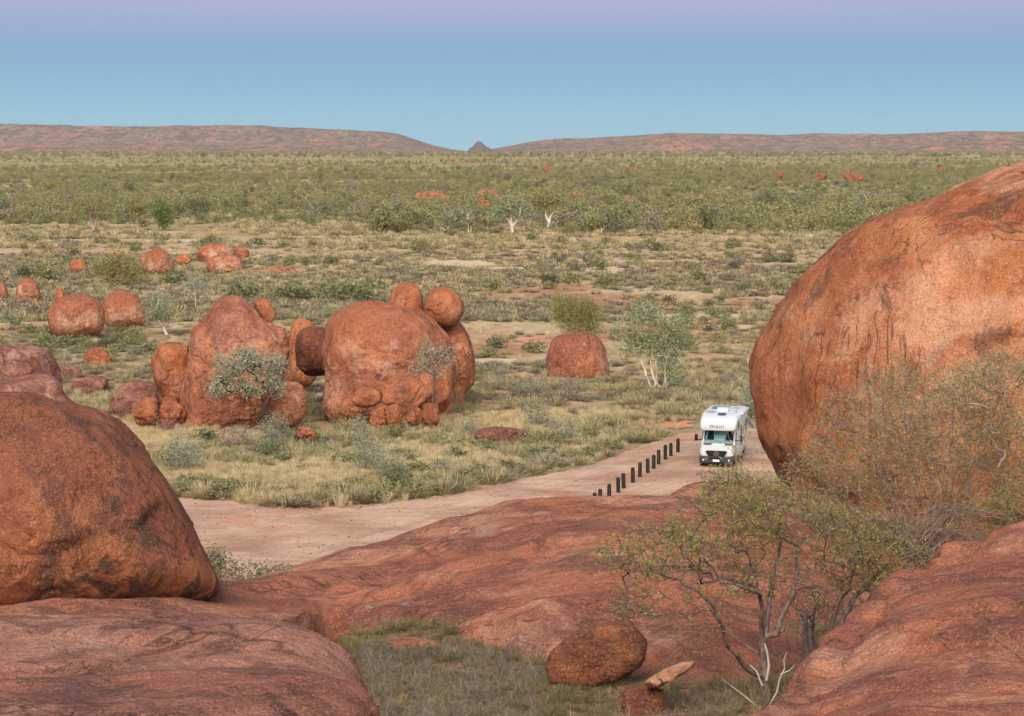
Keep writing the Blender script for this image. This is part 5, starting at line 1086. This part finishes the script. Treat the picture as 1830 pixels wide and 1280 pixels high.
# tussocks hugging the edge of the track: counted one by one
sp_mesh = [PR['spin%d' % i].data for i in range(3)] + [PR['dull%d' % i].data for i in range(3)]
k_ = 0
for u in np.concatenate([np.linspace(560, 1000, 34), np.linspace(330, 560, 10)]):
    uu = u + rg.uniform(-7, 7); vv = float(np.interp(uu, *zip(*top))) - rg.uniform(4, 26); g = G(uu, vv); s = rg.uniform(1.3, 2.4)
    o = link('spinifex_tussock', sp_mesh[int(rg.integers(0, 6))], g, rot=(0, 0, rg.uniform(0, 6))); o.scale = (s, s, s * rg.uniform(.8, 1.1)); side = 'between left boulder and grey shrub' if uu < 600 else 'below the spreading grey shrub' if uu < 760 else 'toward the wooden posts'; tag(o, 'domed spinifex tussock on the far edge of the track, ' + side, 'tussock', 'track edge tussocks ' + side)
# middle ground (v 560-745)
def mid(n, v0, v1, keys, lo, hi, thr, seed, name, label, s=.03, k=0.0, inv=False, umax=RU, zs=None):
    u, v, p = sample(n, LU, umax, v0, v1); nz = noise_at(p, s, k); m = (nz < thr) if inv else (nz > thr)
    m |= rg.uniform(size=len(u)) < .12; m &= off_patch(u, v); u, v, p = keep(m, u, v, p); scatter(name, p, keys, rg.uniform(lo, hi, len(p)), seed, label, zs)
mid(5200, 560, 745, ['spin0', 'spin1', 'dull2', 'spin2'], .55, 1.5, -.12, 3, 'spinifex', 'green spinifex hummocks over the red soil beyond the central boulders', .035, 2)
mid(4200, 540, 720, ['dull0', 'dull1', 'dull2'], .6, 1.6, .0, 4, 'spinifex', 'dull grey-brown spinifex hummocks over the middle of the plain', .02, 8)
mid(3200, 560, 745, ['straw0', 'straw1', 'straw2'], .5, 1.3, .05, 5, 'straw_grass', 'scattered straw grass among the spinifex hummocks', .03, 12)
mid(12500, 455, 575, ['fdull0', 'fdull1', 'fdull2', 'fspin0'], .6, 1.8, -.2, 6, 'spinifex', 'dark low hummocks covering the farther plain', .018, 20)
mid(6500, 430, 560, ['fspin0', 'fspin1', 'fspin2', 'fdull1'], .6, 1.9, -.05, 7, 'spinifex', 'olive hummocks on the farther plain', .015, 24)
mid(2600, 418, 560, ['fstraw0', 'fstraw1', 'fstraw2'], .7, 1.5, .22, 8, 'straw_grass', 'pale dry grass streaks on the farther plain', .02, 30)
mid(8500, 392, 445, ['fspin0', 'fspin1', 'fdull2', 'fspin2', 'fstraw1'], .8, 2.4, -.3, 9, 'spinifex', 'olive and straw grass before the far tree belt', .012, 34)
# low scrub bushes: about 300 single ones, each its own object
sc_mesh = [PR['shr%d' % i].data for i in range(3)]
def shrub_ok(p): return (noise_at(p, .02, 44) > -.1)
u, v, p = sample(700, -60, 1500, 430, 735); m = shrub_ok(p) & ~((u > 960) & (u < 1100) & (v > 585)) & ~((u > 560) & (u < 860) & (v > 540)) & ~((u > 270) & (u < 560) & (v > 535)); u, v, p = keep(m, u, v, p)
for i in range(min(230, len(p))):
    s = rg.uniform(.7, 1.9) * (1 + .5 * (v[i] < 520)); o = link('scrub_bush', sc_mesh[i % 3], p[i], rot=(0, 0, rg.uniform(0, 6))); o.scale = (s * rg.uniform(1, 1.5), s, s * rg.uniform(.6, 1.0))
    row = 'far out before the tree belt' if v[i] < 480 else ('halfway across the plain' if v[i] < 560 else 'near the boulders')
    side = 'beyond the left boulders' if u[i] < 330 else ('beyond the central group' if u[i] < 860 else ('around the lone round boulder' if u[i] < 1120 else 'beyond the motorhome'))
    zl = 'low grey-green scrub bush %s, %s' % (side, row); tag(o, zl, 'bush', 'low scrub bushes ' + side + ', ' + row)
for (u, v, s) in [(432, 533, 3.0), (460, 534, 2.8), (490, 536, 2.6), (520, 538, 3.2), (545, 538, 2.6), (600, 540, 3.2), (630, 538, 3.6), (655, 540, 2.8), (590, 524, 2.6), (660, 522, 2.6), (320, 505, 3), (295, 512, 2.6), (70, 505, 3.6), (90, 495, 3), (55, 498, 2.8)]:
    o = link('scrub_bush', sc_mesh[int(u) % 3], G(u, v), rot=(0, 0, u * .7)); o.scale = (s * 1.25, s, s * .9); tag(o, 'one of the wide dark green bushes in the band above the central boulder group', 'bush', 'wide green bushes above the central group')
# far tree belt and scrub
bm_ = [PR['bush%d' % i].data for i in range(3)] + [PR['bushg%d' % i].data for i in range(3)]
u, v, p = sample(1100, -60, 1640, 366, 418); nz = noise_at(p, .006, 51); m = (nz > -.25) & ~((u > 880) & (u < 1010) & (v > 395)); u, v, p = keep(m, u, v, p); o_ = np.argsort(-v); u, v, p = keep(o_, u, v, p)
for i in range(min(285, len(p))):
    s = rg.uniform(.7, 1.9); o = link('belt_tree', bm_[int(rg.integers(0, 6))], p[i], rot=(0, 0, rg.uniform(0, 6))); o.scale = (s * rg.uniform(.9, 1.3), s, s * rg.uniform(.8, 1.3))
    side = ('at the left end' if u[i] < 250 else 'behind the far left boulders' if u[i] < 600 else 'left of the ghost gums' if u[i] < 880 else 'around the ghost gums' if u[i] < 1040 else 'right of the ghost gums' if u[i] < 1340 else 'toward the huge boulder')
    row = 'in its front edge' if v[i] > 400 else 'in its middle' if v[i] > 384 else 'in its back rows'
    tag(o, 'bushy olive tree of the far belt, %s, %s' % (side, row), 'tree', 'far belt trees %s, %s' % (side, row))
if len(p) > 285: scatter('woodland', p[285:], ['bush0', 'bush1', 'bush2', 'bushg0', 'bushg1'], rg.uniform(.7, 1.8, len(p) - 285), 12, 'bushy olive woodland behind the nearest belt trees')
BK = ['bush0', 'bush1', 'bush2', 'bushg0', 'bushg1', 'bushg2']
u, v, p = sample(4200, LU, RU, 318, 372); m = noise_at(p, .004, 61) > -.16; u, v, p = keep(m, u, v, p); scatter('woodland', p, BK, rg.uniform(.3, 1.5, len(p)) ** 1.2, 13, 'open olive woodland over the far plain')
u, v, p = sample(9000, LU, RU, 280, 322); m = noise_at(p, .0022, 71) > -.04; u, v, p = keep(m, u, v, p); scatter('woodland', p, BK, rg.uniform(.5, 1.7, len(p)), 14, 'scattered scrub toward the foot of the hills')
u, v, p = sample(11000, LU, RU, 279, 330); scatter('low_scrub', p, BK, rg.uniform(.15, .55, len(p)), 17, 'low scrub filling the far plain')
u, v, p = sample(9000, LU, RU, 322, 402); scatter('low_scrub', p, ['fspin0', 'fspin1', 'fdull0', 'fdull1', 'shr0', 'shr1'], rg.uniform(1.0, 3.0, len(p)), 18, 'hummocks and low scrub between the belt trees')
u, v, p = sample(2500, LU, RU, 272.5, 281); scatter('woodland', p, BK, rg.uniform(1.5, 4.0, len(p)), 15, 'thin line of scrub at the foot of the hills')
# outside the frame on both sides
u, v, p = sample(1600, LU, -60, 366, 425); scatter('woodland', p, BK, rg.uniform(.7, 1.8, len(p)), 16, 'olive woodland continuing left of the picture')

# ------------------------------------------------------------------ gully grass and twigs
PR['gg0'] = proto('gully grass', tri_blades(90, .13, .11, .0035, np.random.default_rng(81)), leaf_mat('gully dry grass', (0.17, 0.135, 0.07), (0.36, 0.28, 0.155)))
PR['gg1'] = proto('gully grass', tri_blades(80, .12, .10, .0035, np.random.default_rng(82)), leaf_mat('gully green grass', (0.11, 0.115, 0.045), (0.25, 0.225, 0.10)))
PR['gt0'] = proto('gully twigs', cloud(70, .18, .16, .11, np.random.default_rng(83), asp=.028), leaf_mat('gully dead twigs', (0.13, 0.11, 0.095), (0.32, 0.28, 0.25), trans=0.05))
PR['gs0'] = proto('gully straw', tri_blades(9, .10, .26, .0022, np.random.default_rng(84), dome=False), m_straw)
def gully(n, u0, u1, v0, v1, keys, lo, hi, seed, name, label):
    u = rg.uniform(u0, u1, n); v = rg.uniform(v0, v1, n); z = 12.85; d = FW[None] + RT[None] * ((u - CU) / F)[:, None] + UP[None] * ((CV - v) / F)[:, None]
    t = (H - z) / -d[:, 2]; p = np.array([0, 0, H]) + d * t[:, None]; p[:, 2] = hill(p[:, 0], p[:, 1]); scatter(name, p, keys, rg.uniform(lo, hi, n), seed, label)
gully(1700, 570, 1120, 1080, 1330, ['gg0', 'gg1', 'gg1'], .35, 1.0, 31, 'gully_grass', 'short grass on the gully floor between the slabs')
gully(330, 640, 960, 1150, 1330, ['gt0'], .45, 1.1, 32, 'dry_brush', 'grey dead twigs and brush at the lower left of the gully')
gully(60, 760, 1250, 1180, 1330, ['gs0', 'gt0'], .4, .8, 33, 'gully_straw', 'thin dry stalks standing in the gully')
gully(800, 1180, 1660, 1060, 1330, ['gg0', 'gg1', 'gt0', 'gg0'], .5, 1.3, 34, 'gully_grass', 'yellowish grass around the trunks in the right part of the gully')

# loose stones: on the track and its shoulders, and on the gully floor
def pebble(seed):
    V, Fa = ico(2); r_ = np.random.default_rng(seed); V = V * (1 + .25 * noise(V * 1.3 + seed))[:, None] * np.array([1, .75, .5]); return V * .5, Fa
PR['pb0'] = proto('pebble', pebble(1), mG1); PR['pb1'] = proto('pebble', pebble(2), mG2); PR['pb2'] = proto('pebble', pebble(3), mC6)
u, v, p = sample(3600, 250, 1500, 770, 1010); m = on_track(u, v + 6) | (rg.uniform(size=len(u)) < .2); u, v, p = keep(m, u, v, p); p[:, 2] += .05
scatter('gravel', p, ['pb1', 'pb2', 'pb2'], .03 + .11 * rg.uniform(0, 1, len(p)) ** 4, 41, 'loose stones on the dirt track')
gully(420, 580, 1640, 1090, 1330, ['pb0', 'pb1'], .03, .14, 42, 'gravel', 'loose stones on the gully floor')
# ------------------------------------------------------------------ dusk haze over the plain
HZ = True
if HZ:
    x0, y0, z0_, x1, y1, z1 = -16000.0, -150.0, -12.0, 16000.0, 12500.0, 200.0
    bm = bmesh.new(); bmesh.ops.create_cube(bm, size=1.0); me = bpy.data.meshes.new('haze')
    for v_ in bm.verts: v_.co = ((v_.co.x + .5) * (x1 - x0) + x0, (v_.co.y + .5) * (y1 - y0) + y0, (v_.co.z + .5) * (z1 - z0_) + z0_)
    bm.to_mesh(me); bm.free(); hm = bpy.data.materials.new('haze'); hm.use_nodes = True; hn = hm.node_tree
    for n_ in list(hn.nodes):
        if n_.type == 'BSDF_PRINCIPLED': hn.nodes.remove(n_)
    pv_ = hn.nodes.new('ShaderNodeVolumePrincipled'); pv_.inputs['Color'].default_value = (0.78, 0.84, 0.95, 1); pv_.inputs['Density'].default_value = 1.5e-5
    hn.links.new(pv_.outputs[0], hn.nodes['Material Output'].inputs['Volume']); me.materials.append(hm); tag(link('haze', me), kind='stuff')
